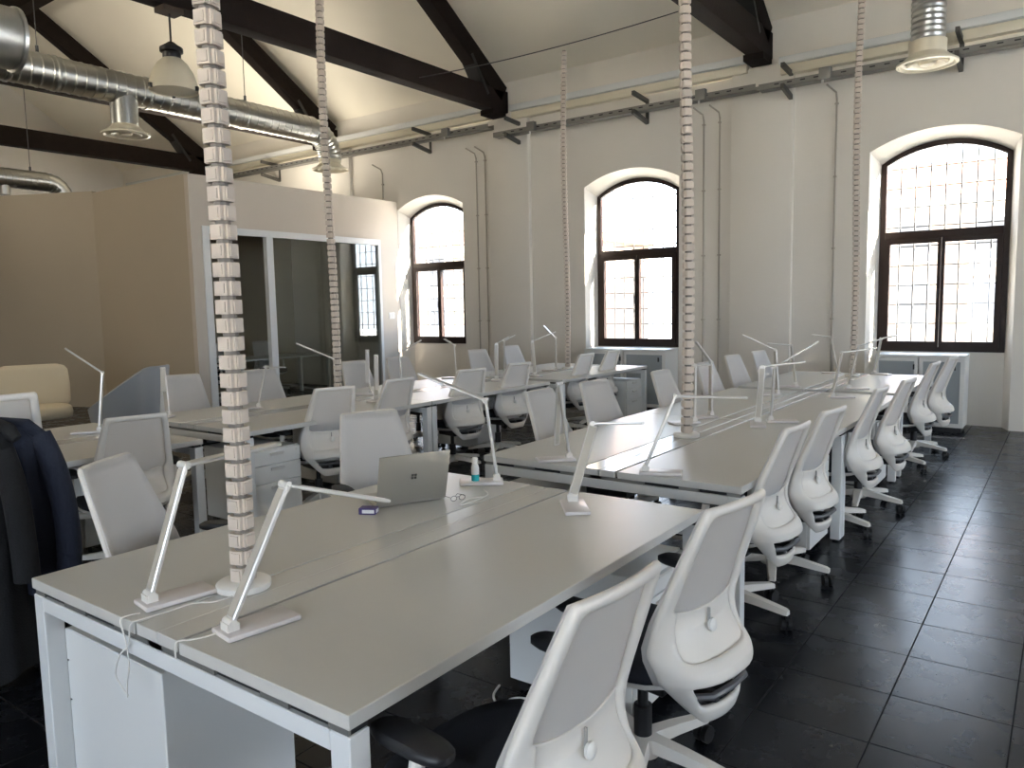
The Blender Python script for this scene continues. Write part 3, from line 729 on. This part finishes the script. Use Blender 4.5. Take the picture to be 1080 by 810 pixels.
MB().tube(smooth([(.09, .10, 1.0), (.13, .12, .84), (.15, .13, .62), (.15, .135, .45)], 5), [.05] * 16, 14).build('sleeve', M['blackcloth'], j2)
random.seed(11)

# ------------------------------------------------------------------ LED desk lamps
def lamp(P, E_, T_, pd, label):
    P, E_, T_ = V(P), V(E_), V(T_); t = thing('desk_lamp', label, 'desk lamp', (P.x, P.y, .74), 0, 'slim folding LED desk lamps')
    q = lambda p: V(p) - V((P.x, P.y, .74))
    pd = V((*pd, 0)).normalized(); sd = V((-pd.y, pd.x, 0)); m = Matrix((pd, sd, V((0, 0, 1)))).transposed().to_4x4()
    b = MB(); b.box(-.028, .172, -.050, .050, .001, .016, m); b.bevel(.005, 2); b.build('base_plate', M['lampbase'], t)
    e = q(E_); f = q(T_); h = V((0, 0, .034))
    MB().box(-.016, .016, -.02, .02, .012, .036, m).cyl(m @ V((0, -.022, .034)), m @ V((0, .022, .034)), .012, n=14).build('hinge', M['wplastic'], t)
    d = (e - h).normalized(); hd = (f - e); hd.normalize(); side = d.cross(hd)
    if side.length < .05: side = sd.copy()
    side.normalize(); up = side.cross(d)
    up = sd.cross(d).normalized()
    s = MB().bar(h, e, .040, .013, up).bevel(.003, 1).build('stem', M['lamp'], t)
    n = up * -.0072
    MB().bar(lerp(h, e, .04) - n, lerp(h, e, .96) - n, .030, .0015, up).build('stem_strip', M['lampface'], s, 0)
    MB().bar(lerp(h, e, .04) + n, lerp(h, e, .96) + n, .030, .0015, up).build('stem_strip', M['lampface'], s, 0)
    MB().cyl(e - side * .018, e + side * .018, .011, n=14).build('elbow_joint', M['wplastic'], t)
    up2 = side.cross(hd)
    a = MB().bar(e, f, .036, .010, up2).bevel(.003, 1).build('lamp_head', M['lamp'], t)
    w = up2 * (-.006 if up2.z > 0 else .006)
    MB().bar(lerp(e, f, .12) + w, lerp(e, f, .97) + w, .022, .0015, up2).build('light_strip', M['lampface'], a, 0)
    return t
LAMPS = [
 ((-2.041, 1.066), (-2.03, 1.185, 1.12), (-2.06, 1.53, 1.125), (.15, 1), 'desk lamp nearest the camera on the left half of the laptop desk'),
 ((-1.680, 1.077), (-1.655, 1.245, 1.097), (-1.62, 1.58, .985), (.15, 1), 'desk lamp at the near end of the laptop desk, arm pointing at the laptop'),
 ((-1.617, 2.621), (-1.555, 2.69, 1.07), (-1.36, 2.75, 1.08), (.6, -.75), 'desk lamp at the far end of the laptop desk, stem tilted right'),
 ((-2.114, 2.764), (-2.149, 2.737, 1.128), (-2.45, 2.62, 1.25), (-.75, -.6), 'desk lamp behind the sanitizer bottle, arm reaching up left over a mesh chair'),
 ((-2.111, 3.389), (-2.149, 3.365, 1.143), (-2.22, 3.44, .80), (-.6, -.6), 'desk lamp folded down in front of the chair facing us, second right desk'),
 ((-1.622, 3.298), (-1.495, 3.357, 1.115), (-1.20, 3.50, 1.11), (.85, .35), 'desk lamp at the near edge of the second right desk, arm level to the right'),
 ((-2.039, 4.881), (-2.036, 4.882, 1.134), (-1.93, 4.93, 1.137), (-.6, -.7), 'desk lamp hidden by the middle cable spine at its base'),
 ((-2.042, 5.188), (-2.041, 5.188, 1.132), (-2.12, 5.10, 1.282), (-.5, -.8), 'desk lamp right of the middle cable spine, head raised up left'),
 ((-1.656, 5.042), (-1.634, 5.049, 1.125), (-1.38, 5.12, 1.158), (.3, -.9), 'desk lamp with dark side on the right desks, left one of two close together'),
 ((-1.609, 5.165), (-1.592, 5.170, 1.11), (-1.33, 5.24, 1.285), (.85, .4), 'desk lamp on the right desks with arm rising steeply to the right'),
 ((-2.038, 6.710), (-2.060, 6.703, 1.132), (-2.32, 6.62, 1.265), (-.6, -.7), 'desk lamp on the third right desk, arm rising to the left'),
 ((-2.077, 7.394), (-2.119, 7.382, 1.137), (-2.32, 7.31, 1.155), (-.8, -.5), 'desk lamp on the farthest right desk, window-left near corner, arm level left'),
 ((-1.581, 6.704), (-1.518, 6.719, 1.120), (-1.26, 6.77, 1.158), (.85, .4), 'desk lamp at the far end of the third right desk, arm to the right'),
 ((-1.616, 7.429), (-1.546, 7.444, 1.133), (-1.36, 7.48, 1.198), (.85, .4), 'desk lamp at the near end of the farthest right desk, arm to the right'),
 ((-1.698, 9.122 - .12), (-1.642, 9.01, 1.129), (-1.51, 9.12, 1.16), (.85, -.3), 'desk lamp before the low cabinet under the nearest window'),
 ((-2.069, 8.98), (-2.150, 8.96, 1.146), (-2.33, 8.90, 1.172), (-.85, -.4), 'farthest desk lamp on the right row, beside the thin cable spine'),
 ((-5.496, 3.907), (-5.452, 3.968, 1.085), (-5.30, 4.05, 1.080), (-.5, -.8), 'desk lamp in the left row, right of the big cable spine'),
 ((-5.48, 4.75), (-5.49, 4.74, 1.10), (-5.78, 4.55, 1.25), (-.7, -.6), 'desk lamp behind the second cable spine, arm across the glazing'),
 ((-5.369, 5.063), (-5.379, 5.052, 1.160), (-5.33, 5.00, .86), (-.6, -.6), 'desk lamp folded upright before the glazing right end, left of two'),
 ((-4.974, 4.762), (-4.967, 4.769, 1.140), (-4.92, 4.72, .84), (.5, -.8), 'desk lamp folded upright before the glazing right end, right of two'),
 ((-5.124, 6.730), (-5.118, 6.735, 1.144), (-5.00, 6.82, 1.222), (.5, -.8), 'desk lamp left of the far pair of white chairs, arm up right'),
 ((-5.403, 7.248), (-5.396, 7.253, 1.145), (-5.30, 7.35, 1.21), (-.6, -.6), 'desk lamp between the far pair of white chairs under the wall'),
 ((-4.993, 7.294), (-5.015, 7.279, 1.145), (-4.78, 7.42, 1.25), (.6, -.5), 'desk lamp on the farthest left desk, arm towards the thin far spine'),
 ((-5.169, 8.02), (-5.17, 8.02, 1.150), (-5.33, 8.0, 1.30), (-.6, -.6), 'desk lamp beside the base of the thin far cable spine'),
 ((-5.68, 6.70), (-5.69, 6.69, 1.12), (-5.86, 6.72, 1.19), (-.6, -.5), 'desk lamp with arm tip before the right sash of the farthest window'),
 ((-5.669, 5.80), (-5.676, 5.79, 1.089), (-5.54, 5.98, 1.215), (-.6, -.5), 'desk lamp with arm rising across the reveal of the farthest window'),
 ((-5.394, 2.548), (-5.376, 2.586, 1.152), (-5.48, 2.40, 1.330), (-.6, -.8), 'desk lamp on the far left desk before the taupe wall, arm up left'),
 ((-5.70, 3.22), (-5.73, 3.22, 1.12), (-5.62, 3.15, .95), (.4, -.8), 'desk lamp before the blue grey armchair, head folded down'),
]
for P, e, f, pd, l in LAMPS: lamp((*P, .76), e, f, pd, l)

# ------------------------------------------------------------------ cable spines
def vertebra(w):
    m = MB(); h = .040; a = w / 2
    m.box(-a, a, -a * .62, a * .62, 0, h); m.box(-a * .72, a * .72, -a, a, 0, h); m.box(-a * 1.12, a * 1.12, -a * .45, a * .45, .006, h - .006); m.box(-a * .5, a * .5, -a * 1.12, a * 1.12, .006, h - .006)
    return m
def spine(x, y, ztop, label, rz=20, w=.060, bend=.012, lean=(0, 0)):
    t = thing('cable_spine', label, 'cable spine', (x, y, .74), 0, 'white cable spines rising to the roof')
    b = MB().lathe([(.076, 0), (.078, .004), (.078, .018), (.070, .024), (.03, .026)], n=32).build('base_disc', M['wplastic'], t)
    vm = vertebra(w); v0 = vm.build('vertebra', M['spine'], t, 0); n = int((ztop - .765) / .052); first_ = True
    core = MB(); pts = []
    for k in range(n):
        z = .026 + .052 * k; dx = bend * math.sin(z * 1.7) + lean[0] * z; dy = bend * math.cos(z * 1.3) - bend + lean[1] * z; pts.append((dx, dy, z))
        if k == 0: o = v0
        else: o = v0.copy(); C.objects.link(o)
        o.location = (dx, dy, z); o.rotation_euler = (0, 0, math.radians(rz + 2.5 * math.sin(k * 2.1)))
    core.tube(pts + [(pts[-1][0], pts[-1][1], pts[-1][2] + .06)], w * .36, 8); core.build('cable_core', M['spinegap'], t)
    return t
spine(-1.945, 1.30, 4.92, 'largest cable spine, nearest the camera, standing on the laptop desk', 14)
spine(-5.20, 4.52, 4.92, 'cable spine before the glazed partition, second from the left', 25)
spine(-5.20, 8.35, 4.70, 'thinnest cable spine, on the far left desk left of the middle window', 20)
spine(-1.868, 4.36, 4.92, 'cable spine on the second right desk, overlapping the middle window', 40)
spine(-1.868, 8.75, 4.92, 'cable spine on the farthest right desk, left of the nearest window', 20)
def wire(x0, x1, y, z, sag, label):
    P = [(lerp(x0, x1, i / 16), y, z - sag * 4 * (i / 16) * (1 - i / 16)) for i in range(17)]
    return tag(MB().tube(P, .007, 6).build('support_wire', M['wire']), label, 'wire', 'thin wires carrying the cable spines')
wire(-7.61, -3.53, 8.35, 4.80, .06, 'thin dark wire strung between trusses, holding the thinnest spine')
wire(-7.61, -3.53, 4.52, 4.98, .02, 'thin dark wire above the second spine from the left')
wire(-3.31, .79, 1.30, 4.98, .02, 'thin dark wire above the largest spine')
wire(-3.31, .79, 4.36, 4.98, .02, 'thin dark wire above the middle spine on the right desks')
wire(-3.31, .79, 8.75, 4.98, .02, 'thin dark wire above the spine beside the nearest window')

# ------------------------------------------------------------------ things on the desks
def laptop():
    p0, p1 = V((-2.260, 2.135, .74)), V((-2.128, 2.417, .74)); d = (p1 - p0).normalized(); n = V((-d.y, d.x, 0))
    if n.x > 0: n = -n
    W = .308; dep = .223; t = thing('laptop', 'open silver laptop seen from behind, on the nearest desk', 'laptop', (p0 + p1) / 2)
    m = Matrix((d, n, V((0, 0, 1)))).transposed().to_4x4()
    b = MB().box(-W / 2, W / 2, .0, dep, .003, .013, m); b.bevel(.003, 2); bo = b.build('keyboard_base', M['laptop'], t)
    MB().box(-W / 2 + .02, W / 2 - .02, .03, .13, .0131, .0145, m).build('keys', M['keys'], bo, 0)
    MB().box(-.05, .05, .14, .205, .0131, .0138, m).build('touchpad', M['dgrey'], bo, 0)
    a = math.radians(17); r = m @ Matrix.Translation((0, -.002, .012)) @ Matrix.Rotation(a, 4, 'X')
    l = MB().box(-W / 2, W / 2, -.006, 0, 0, .222, r); l.bevel(.002, 2); lo = l.build('lid', M['laptop'], t)
    MB().box(-W / 2 + .008, W / 2 - .008, .0002, .001, .012, .214, r).build('screen', M['screen'], lo, 0)
    g = MB(); s = .0115
    for i in (0, 1):
        for k in (0, 1): g.box(-s + i * (s + .001), -.001 + i * (s + .001), -.0066, -.0061, .108 + k * (s + .001), .108 + s - .001 + k * (s + .001), r)
    g.build('emblem', M['logo'], lo, 0)
laptop()
def onbox():
    t = thing('small_box', 'small dark purple box with white label beside the laptop', 'box', (-2.235, 2.075, .74), math.radians(28))
    MB().box(-.035, .035, -.022, .022, 0, .026).bevel(.002, 1).build('carton', M['purple'], t)
    MB().box(.0352, .0358, -.016, .014, .006, .020).build('label_patch', M['white'], t, 0); MB().box(-.02, .03, -.0228, -.0222, .006, .020).build('label_patch', M['white'], t, 0)
onbox()
s_ = thing('sanitizer_bottle', 'small clear bottle of teal gel at the far end of the laptop desk', 'bottle', (-2.19, 2.70, .74))
MB().lathe([(.016, 0), (.018, .003), (.018, .045)], n=20).build('gel', M['teal'], s_)
MB().lathe([(.018, .046), (.018, .075), (.015, .088), (.010, .092)], n=20).build('bottle_body', M['cabw'], s_)
MB().lathe([(.014, .092), (.014, .120), (.012, .124)], n=18).build('cap', M['wplastic'], s_)
g_ = thing('eyeglasses', 'folded eyeglasses lying beside the laptop', 'glasses', (-2.06, 2.42, .74), math.radians(70)); g_.scale = (.6, .6, .6)
for q in (-.033, .033):
    MB().tube([(q + .024 * math.cos(2 * PI * i / 18), 0, .02 + .018 * math.sin(2 * PI * i / 18)) for i in range(19)], .0022, 6).build('rim', M['dgrey'], g_)
    MB().tube([(q * 1.75, 0, .028), (q * 1.75, .05, .026), (q * 1.6, .10, .022), (q * 1.5, .12, .005)], .0022, 6).build('temple', M['dgrey'], g_)
MB().tube([(-.010, 0, .026), (0, 0, .029), (.010, 0, .026)], .0022, 6).build('bridge', M['dgrey'], g_)
Z0 = .7435
tag(MB().tube(smooth([(-1.905, 1.235, Z0), (-1.91, 1.18, Z0), (-1.95, 1.14, Z0), (-1.955, 1.07, Z0), (-1.962, 1.02, Z0), (-1.965, .99, Z0), (-1.97, .972, .735), (-1.985, .970, .68), (-2.03, .968, .64), (-2.06, .967, .58), (-2.03, .967, .55), (-2.0, .967, .535)]), .0022, 6).build('charging_cord', M['wplastic']), 'thin white cord crossing the channel cover and hanging off the desk end', 'cord')
tag(MB().tube(smooth([(-2.01, 1.02, Z0), (-2.02, .99, Z0), (-2.022, .972, .735), (-1.995, .970, .68), (-1.985, .968, .62), (-2.0, .967, .57), (-2.0, .965, .53)]), .0022, 6).build('charging_cord', M['wplastic']), 'thin white cord hanging down the desk end from the left lamp', 'cord')
tag(MB().tube(smooth([(-1.705, 1.055, .748), (-1.72, 1.03, Z0), (-1.735, 1.0, Z0), (-1.752, .982, Z0), (-1.757, .973, .735), (-1.757, .972, .70)]), .0022, 6).build('charging_cord', M['wplastic']), 'short white cord from the right near lamp into the desk gap', 'cord')
tag(MB().tube(smooth([(-2.0, 2.52, Z0), (-2.03, 2.45, Z0), (-2.0, 2.36, Z0), (-1.99, 2.44, Z0), (-2.01, 2.56, Z0), (-2.08, 2.62, Z0)]), .003, 6).build('charging_cord', M['wplastic']), 'looped white cord on the desk in front of the sanitizer', 'cord')
tag(MB().tube(smooth([(-1.83, 2.38, .006), (-1.80, 2.30, .006), (-1.74, 2.26, .006), (-1.72, 2.33, .006), (-1.66, 2.36, .006)]), .005, 6).build('floor_cord', M['wplastic']), 'white cord on the dark floor below the laptop desk', 'cord')

# ------------------------------------------------------------------ cabinets under the windows
def cabinet(x0, x1, y0, label, side_glass):
    H = .895; dp = .43; t = thing('glazed_cabinet', label, 'cabinet', ((x0 + x1) / 2, y0 + dp / 2, 0), 0, 'low cabinets under the windows')
    w = (x1 - x0) / 2; d = dp / 2
    MB().box(-w - .005, w + .005, -d - .01, d, H - .03, H).bevel(.003, 1).build('cabinet_top', M['cabw'], t)
    MB().box(-w, -w + .03, -d, d, .06, H - .03).box(w - .03, w, -d, d, .06, H - .03).box(-w + .03, w - .03, -d, d, .06, .09).box(-w + .03, w - .03, d - .015, d, .09, H - .03).build('carcass', M['cabw'], t, 0)
    MB().box(-w + .02, w - .02, -d + .03, d - .02, 0, .06).build('plinth', M['black'], t, 0)
    for z in (.35, .62): MB().box(-w + .03, w - .03, -d + .05, d - .015, z, z + .02).build('shelf', M['cabw'], t, 0)
    for s in (-1, 1):
        a, b = (-w + .004, -.006) if s < 0 else (.006, w - .004); y = -d - .018
        dr = MB().box(a, a + .04, y, y + .017, .07, H - .035).box(b - .04, b, y, y + .017, .07, H - .035).box(a + .04, b - .04, y, y + .017, .07, .11).box(a + .04, b - .04, y, y + .017, H - .075, H - .035).build('door', M['cabw'], t, 0)
        MB().box(a + .04, b - .04, y + .005, y + .010, .11, H - .075).build('door_glass', M['cabglass'], dr, 0)
        MB().box(b - .05 if s < 0 else b - .10, b - .035 if s < 0 else b - .085, y - .02, y, H - .17, H - .11).build('handle', M['black'], dr, 0)
cabinet(-1.885, -.945, 10.02, 'low white glazed cabinet under the nearest window', True)
cabinet(-5.94, -4.62, 10.03, 'low white glazed cabinet with grey doors under the middle window', False)

# ------------------------------------------------------------------ lounge corner and bin
def rbox(m, w, d, h, r, mtx, nx=10, pw=4):
    # rounded cushion: superellipsoid-like block
    R = []
    for j in range(9):
        v = -PI / 2 + PI * j / 8; cv = abs(math.cos(v)) ** .35; z = h / 2 * (1 if math.sin(v) > 0 else -1) * abs(math.sin(v)) ** .35; P = []
        for i in range(32):
            a = 2 * PI * i / 32; ca, sa = math.cos(a), math.sin(a); q = (abs(ca) ** pw + abs(sa) ** pw) ** (-1 / pw)
            P.append(mtx @ V((w / 2 * q * ca * max(cv, .05), d / 2 * q * sa * max(cv, .05), z)))
        R.append(m.verts(P))
    for A, B in zip(R, R[1:]): m.bridge(A, B)
    m.face(R[0][::-1]); m.face(R[-1]); return m
lc = thing('lounge_chair', 'beige padded lounge chair in the corner by the taupe wall', 'armchair', (-9.93, 3.98, 0), math.radians(-18))
rbox(MB(), .62, .74, .16, .05, Matrix.Translation((0, 0, .40))).build('seat', M['lounge'], lc, 60)
rbox(MB(), .12, .80, .56, .05, Matrix.Translation((-.34, 0, .68)) @ Matrix.Rotation(math.radians(-14), 4, 'Y'), pw=5).build('backrest', M['lounge'], lc, 60)
MB().cyl((0, 0, .03), (0, 0, .33), .03, n=16).build('column', M['dgrey'], lc); MB().lathe([(.28, 0), (.28, .015), (.04, .035)], n=32).build('base', M['dgrey'], lc)
ac = thing('tub_armchair', 'blue grey tub armchair with sweeping arms, left of the partition corner', 'armchair', (-9.30, 4.76, 0), math.radians(212))
b = MB(); R = []
for i in range(33):
    a = math.radians(lerp(38, 322, i / 32)); k = (1 - math.cos(a)) / 2; h = lerp(.42, .92, min(1, k * 1.08) ** 1.5)
    d = V((math.cos(a), math.sin(a), 0)); R.append(b.verts([d * .40 + V((0, 0, .14)), d * (.44 + .05 * k) + V((0, 0, h - .02)), d * (.415 + .05 * k) + V((0, 0, h)), d * (.38 + .05 * k) + V((0, 0, h - .02)), d * .32 + V((0, 0, .14))]))
for A, B in zip(R, R[1:]): b.bridge(A, B)
b.face(R[0]); b.face(R[-1][::-1]); b.build('shell', M['loungeg'], ac, 60)
rbox(MB(), .66, .66, .16, .05, Matrix.Translation((.03, 0, .36)), pw=2.6).build('seat', M['loungeg'], ac, 60)
for a in (45, 135, 225, 315): MB().cyl((.25 * math.cos(math.radians(a)), .25 * math.sin(math.radians(a)), 0), (.22 * math.cos(math.radians(a)), .22 * math.sin(math.radians(a)), .15), .014, n=10).build('leg', M['dgrey'], ac)
bn = thing('waste_bin', 'small grey waste bin on the floor under the far left desk', 'waste bin', (-5.02, 2.10, 0))
MB().lathe([(.10, 0), (.105, .004), (.13, .29), (.137, .30), (.137, .312), (.126, .312), (.120, .28), (.095, .012)], n=28, capb=True).build('bin_body', M['bin'], bn)

# ------------------------------------------------------------------ inside the meeting room
mt = thing('meeting_table', 'white table dimly seen inside the glazed meeting room', 'table', (-11.6, 8.6, 0))
MB().box(-.45, .45, -1.0, 1.0, .71, .74).bevel(.004, 1).build('tabletop', M['top'], mt)
for x in (-.40, .40):
    for y in (-.93, .93): MB().box(x - .025, x + .025, y - .025, y + .025, 0, .71).build('leg', M['wmetal'], mt, 0)
for x, y, a, l in [(-12.55, 8.1, 0, 'white task chair inside the glazed room, far side of its table'), (-12.55, 9.0, 0, 'white task chair inside the glazed room, far side, nearest the window wall'), (-11.5, 6.95, 92, 'white task chair inside the glazed room, at the head of its table')]:
    chair(x, y, a, l)

# ------------------------------------------------------------------ outside
struct(MB().quad((-60, YW + .35, -.6), (40, YW + .35, -.6), (40, 60, -.6), (-60, 60, -.6)).build('ground_outside', M['pave'], smooth=0))
struct(MB().quad((-60, -60, -.6), (40, -60, -.6), (40, YB - .3, -.6), (-60, YB - .3, -.6)).build('ground_outside', M['pave'], smooth=0))
def house(x0, x1, y0, h, label, rows):
    t = thing('building', label, 'building', ((x0 + x1) / 2, y0 + 4, -.6)); w = (x1 - x0) / 2
    MB().box(-w, w, -4, 4, 0, h).build('wall', M['facade'], t, 0)
    MB().prism([(-4.6, h), (4.6, h), (0, h + 1.9)], lambda p: (-w - .4, p[0], p[1]), lambda p: (w + .4, p[0], p[1])).build('roof', M['roof'], t, 0)
    MB().box(-w - .15, w + .15, -4.2, -4, h - .35, h).build('cornice', M['pave'], t, 0)
    x = -w + 1.2
    while x < w - 1.5:
        for z in rows:
            f = MB().box(x - .08, x + 1.08, -4.05, -4.0, z - .08, z + 1.58).build('window', M['pave'], t, 0)
            MB().box(x, x + 1.0, -4.06, -4.051, z, z + 1.5).build('pane', M['dgrey'], f, 0)
        x += 2.6
house(-36, -18.5, 30, 5.2, 'ochre building outside seen through the middle window', (1.2, 3.2))
house(-12, 14, 34, 6.0, 'ochre building outside seen through the nearest window', (1.2, 3.6))

# ------------------------------------------------------------------ light: sky, sun, daylight portals at the windows
world = bpy.data.worlds.new('sky'); bpy.context.scene.world = world; world.use_nodes = True
nt = world.node_tree; bg = nt.nodes['Background']
tc = nt.nodes.new('ShaderNodeTexCoord'); sx = nt.nodes.new('ShaderNodeSeparateXYZ'); cr = nt.nodes.new('ShaderNodeValToRGB')
nt.links.new(tc.outputs['Generated'], sx.inputs[0]); nt.links.new(sx.outputs['Z'], cr.inputs[0]); nt.links.new(cr.outputs[0], bg.inputs[0])
cr.color_ramp.elements[0].position = 0; cr.color_ramp.elements[0].color = (.80, .89, 1.0, 1)
cr.color_ramp.elements[1].position = .8; cr.color_ramp.elements[1].color = (.52, .72, 1.0, 1)
bg.inputs['Strength'].default_value = 3.8
sun = bpy.data.lights.new('sun', 'SUN'); sun.energy = 42; sun.angle = math.radians(.6); sun.color = (1, .93, .82)
so = bpy.data.objects.new('sun', sun); C.objects.link(so)
sd = V((-1, -.26, -.62)); so.rotation_euler = sd.to_track_quat('-Z', 'Y').to_euler(); so.location = (20, 20, 25)
for k, (px, py, en) in enumerate(((-12.3, 9.2, 21), (-12.0, 7.4, 21))):  # fixtures out of view, added to brighten the ceiling at left
    u = thing('fill_uplighter', 'added fill light out of view on the roof of the glazed room, %s' % ('nearest the window wall' if k == 0 else 'nearest the taupe side'), 'lamp', (px, py, ZP + .001), 0, 'added fill lights on the glazed room roof')
    MB().box(-.6, .6, -.7, .7, 0, .07).bevel(.005).build('housing', M['wmetal'], u)
    MB().box(-.57, .57, -.67, .67, .07, .078).build('lens', M['cabw'], u, 0)
    pl = bpy.data.lights.new('fill_uplight', 'AREA'); pl.shape = 'RECTANGLE'; pl.size = 1.1; pl.size_y = 1.3; pl.energy = en; pl.color = (1, .91, .76)
    po = bpy.data.objects.new('fill_uplight', pl); C.objects.link(po); po.location = (px, py, ZP + .09); po.rotation_euler = (PI, 0, 0)
for px, py in ((-15.5, 1.8), (-9.5, 1.0)):  # unseen warm fill bulbs added for the left ceiling, no pendants there
    pl = bpy.data.lights.new('fill_bulb', 'POINT'); pl.energy = 60; pl.color = (1, .90, .72); pl.shadow_soft_size = .25
    po = bpy.data.objects.new('fill_bulb', pl); C.objects.link(po); po.location = (px, py, 4.6)
def portal(x, y, z, w, h, ry):
    l = bpy.data.lights.new('daylight_portal', 'AREA'); l.shape = 'RECTANGLE'; l.size = w; l.size_y = h; l.cycles.is_portal = True
    o = bpy.data.objects.new('daylight_portal', l); C.objects.link(o); o.location = (x, y, z)
    o.rotation_euler = V((0, ry, 0)).to_track_quat('-Z', 'Z').to_euler()
for x in WINX: portal(x + WW / 2, YF + .3, (ZB + ZS + RISE) / 2, WW + .1, ZS + RISE - ZB + .1, -1)
l = bpy.data.lights.new('daylight_portal', 'AREA'); l.shape = 'RECTANGLE'; l.size = GY[1] - GY[0]; l.size_y = GZZ[1] - GZZ[0]; l.cycles.is_portal = True
po = bpy.data.objects.new('daylight_portal', l); C.objects.link(po); po.location = (XR + .1, (GY[0] + GY[1]) / 2, (GZZ[0] + GZZ[1]) / 2); po.rotation_euler = V((-1, 0, 0)).to_track_quat('-Z', 'Y').to_euler()
portal((RX0 + RX1) / 2, YB - .1, (RZ0 + RZ1) / 2, RX1 - RX0, RZ1 - RZ0, 1)

# ------------------------------------------------------------------ camera
sc = bpy.context.scene
f_, yaw, pit, rol, H = 807.5, .6304, -.1013, -.0194, 1.553
fw = V((-math.sin(yaw) * math.cos(pit), math.cos(yaw) * math.cos(pit), math.sin(pit)))
rt = V((math.cos(yaw), math.sin(yaw), 0)); up = rt.cross(fw)
r2 = rt * math.cos(rol) + up * math.sin(rol); u2 = -rt * math.sin(rol) + up * math.cos(rol)
cam = bpy.data.cameras.new('camera'); co = bpy.data.objects.new('camera', cam); C.objects.link(co)
mw = Matrix((r2, u2, -fw)).transposed().to_4x4(); mw.translation = (0, 0, H); co.matrix_world = mw
cam.sensor_fit = 'HORIZONTAL'; cam.sensor_width = 36; cam.lens = f_ / 1080 * 36; cam.clip_start = .05; cam.clip_end = 300
sc.camera = co
vs = sc.view_settings; vs.view_transform = 'Standard'; vs.look = 'None'; vs.gamma = 1; vs.use_curve_mapping = False; vs.exposure = 1.4
sc.cycles.max_bounces = 10; sc.cycles.diffuse_bounces = 6; sc.cycles.glossy_bounces = 4; sc.cycles.transparent_max_bounces = 12
sc.cycles.sample_clamp_indirect = 6; sc.cycles.caustics_reflective = False
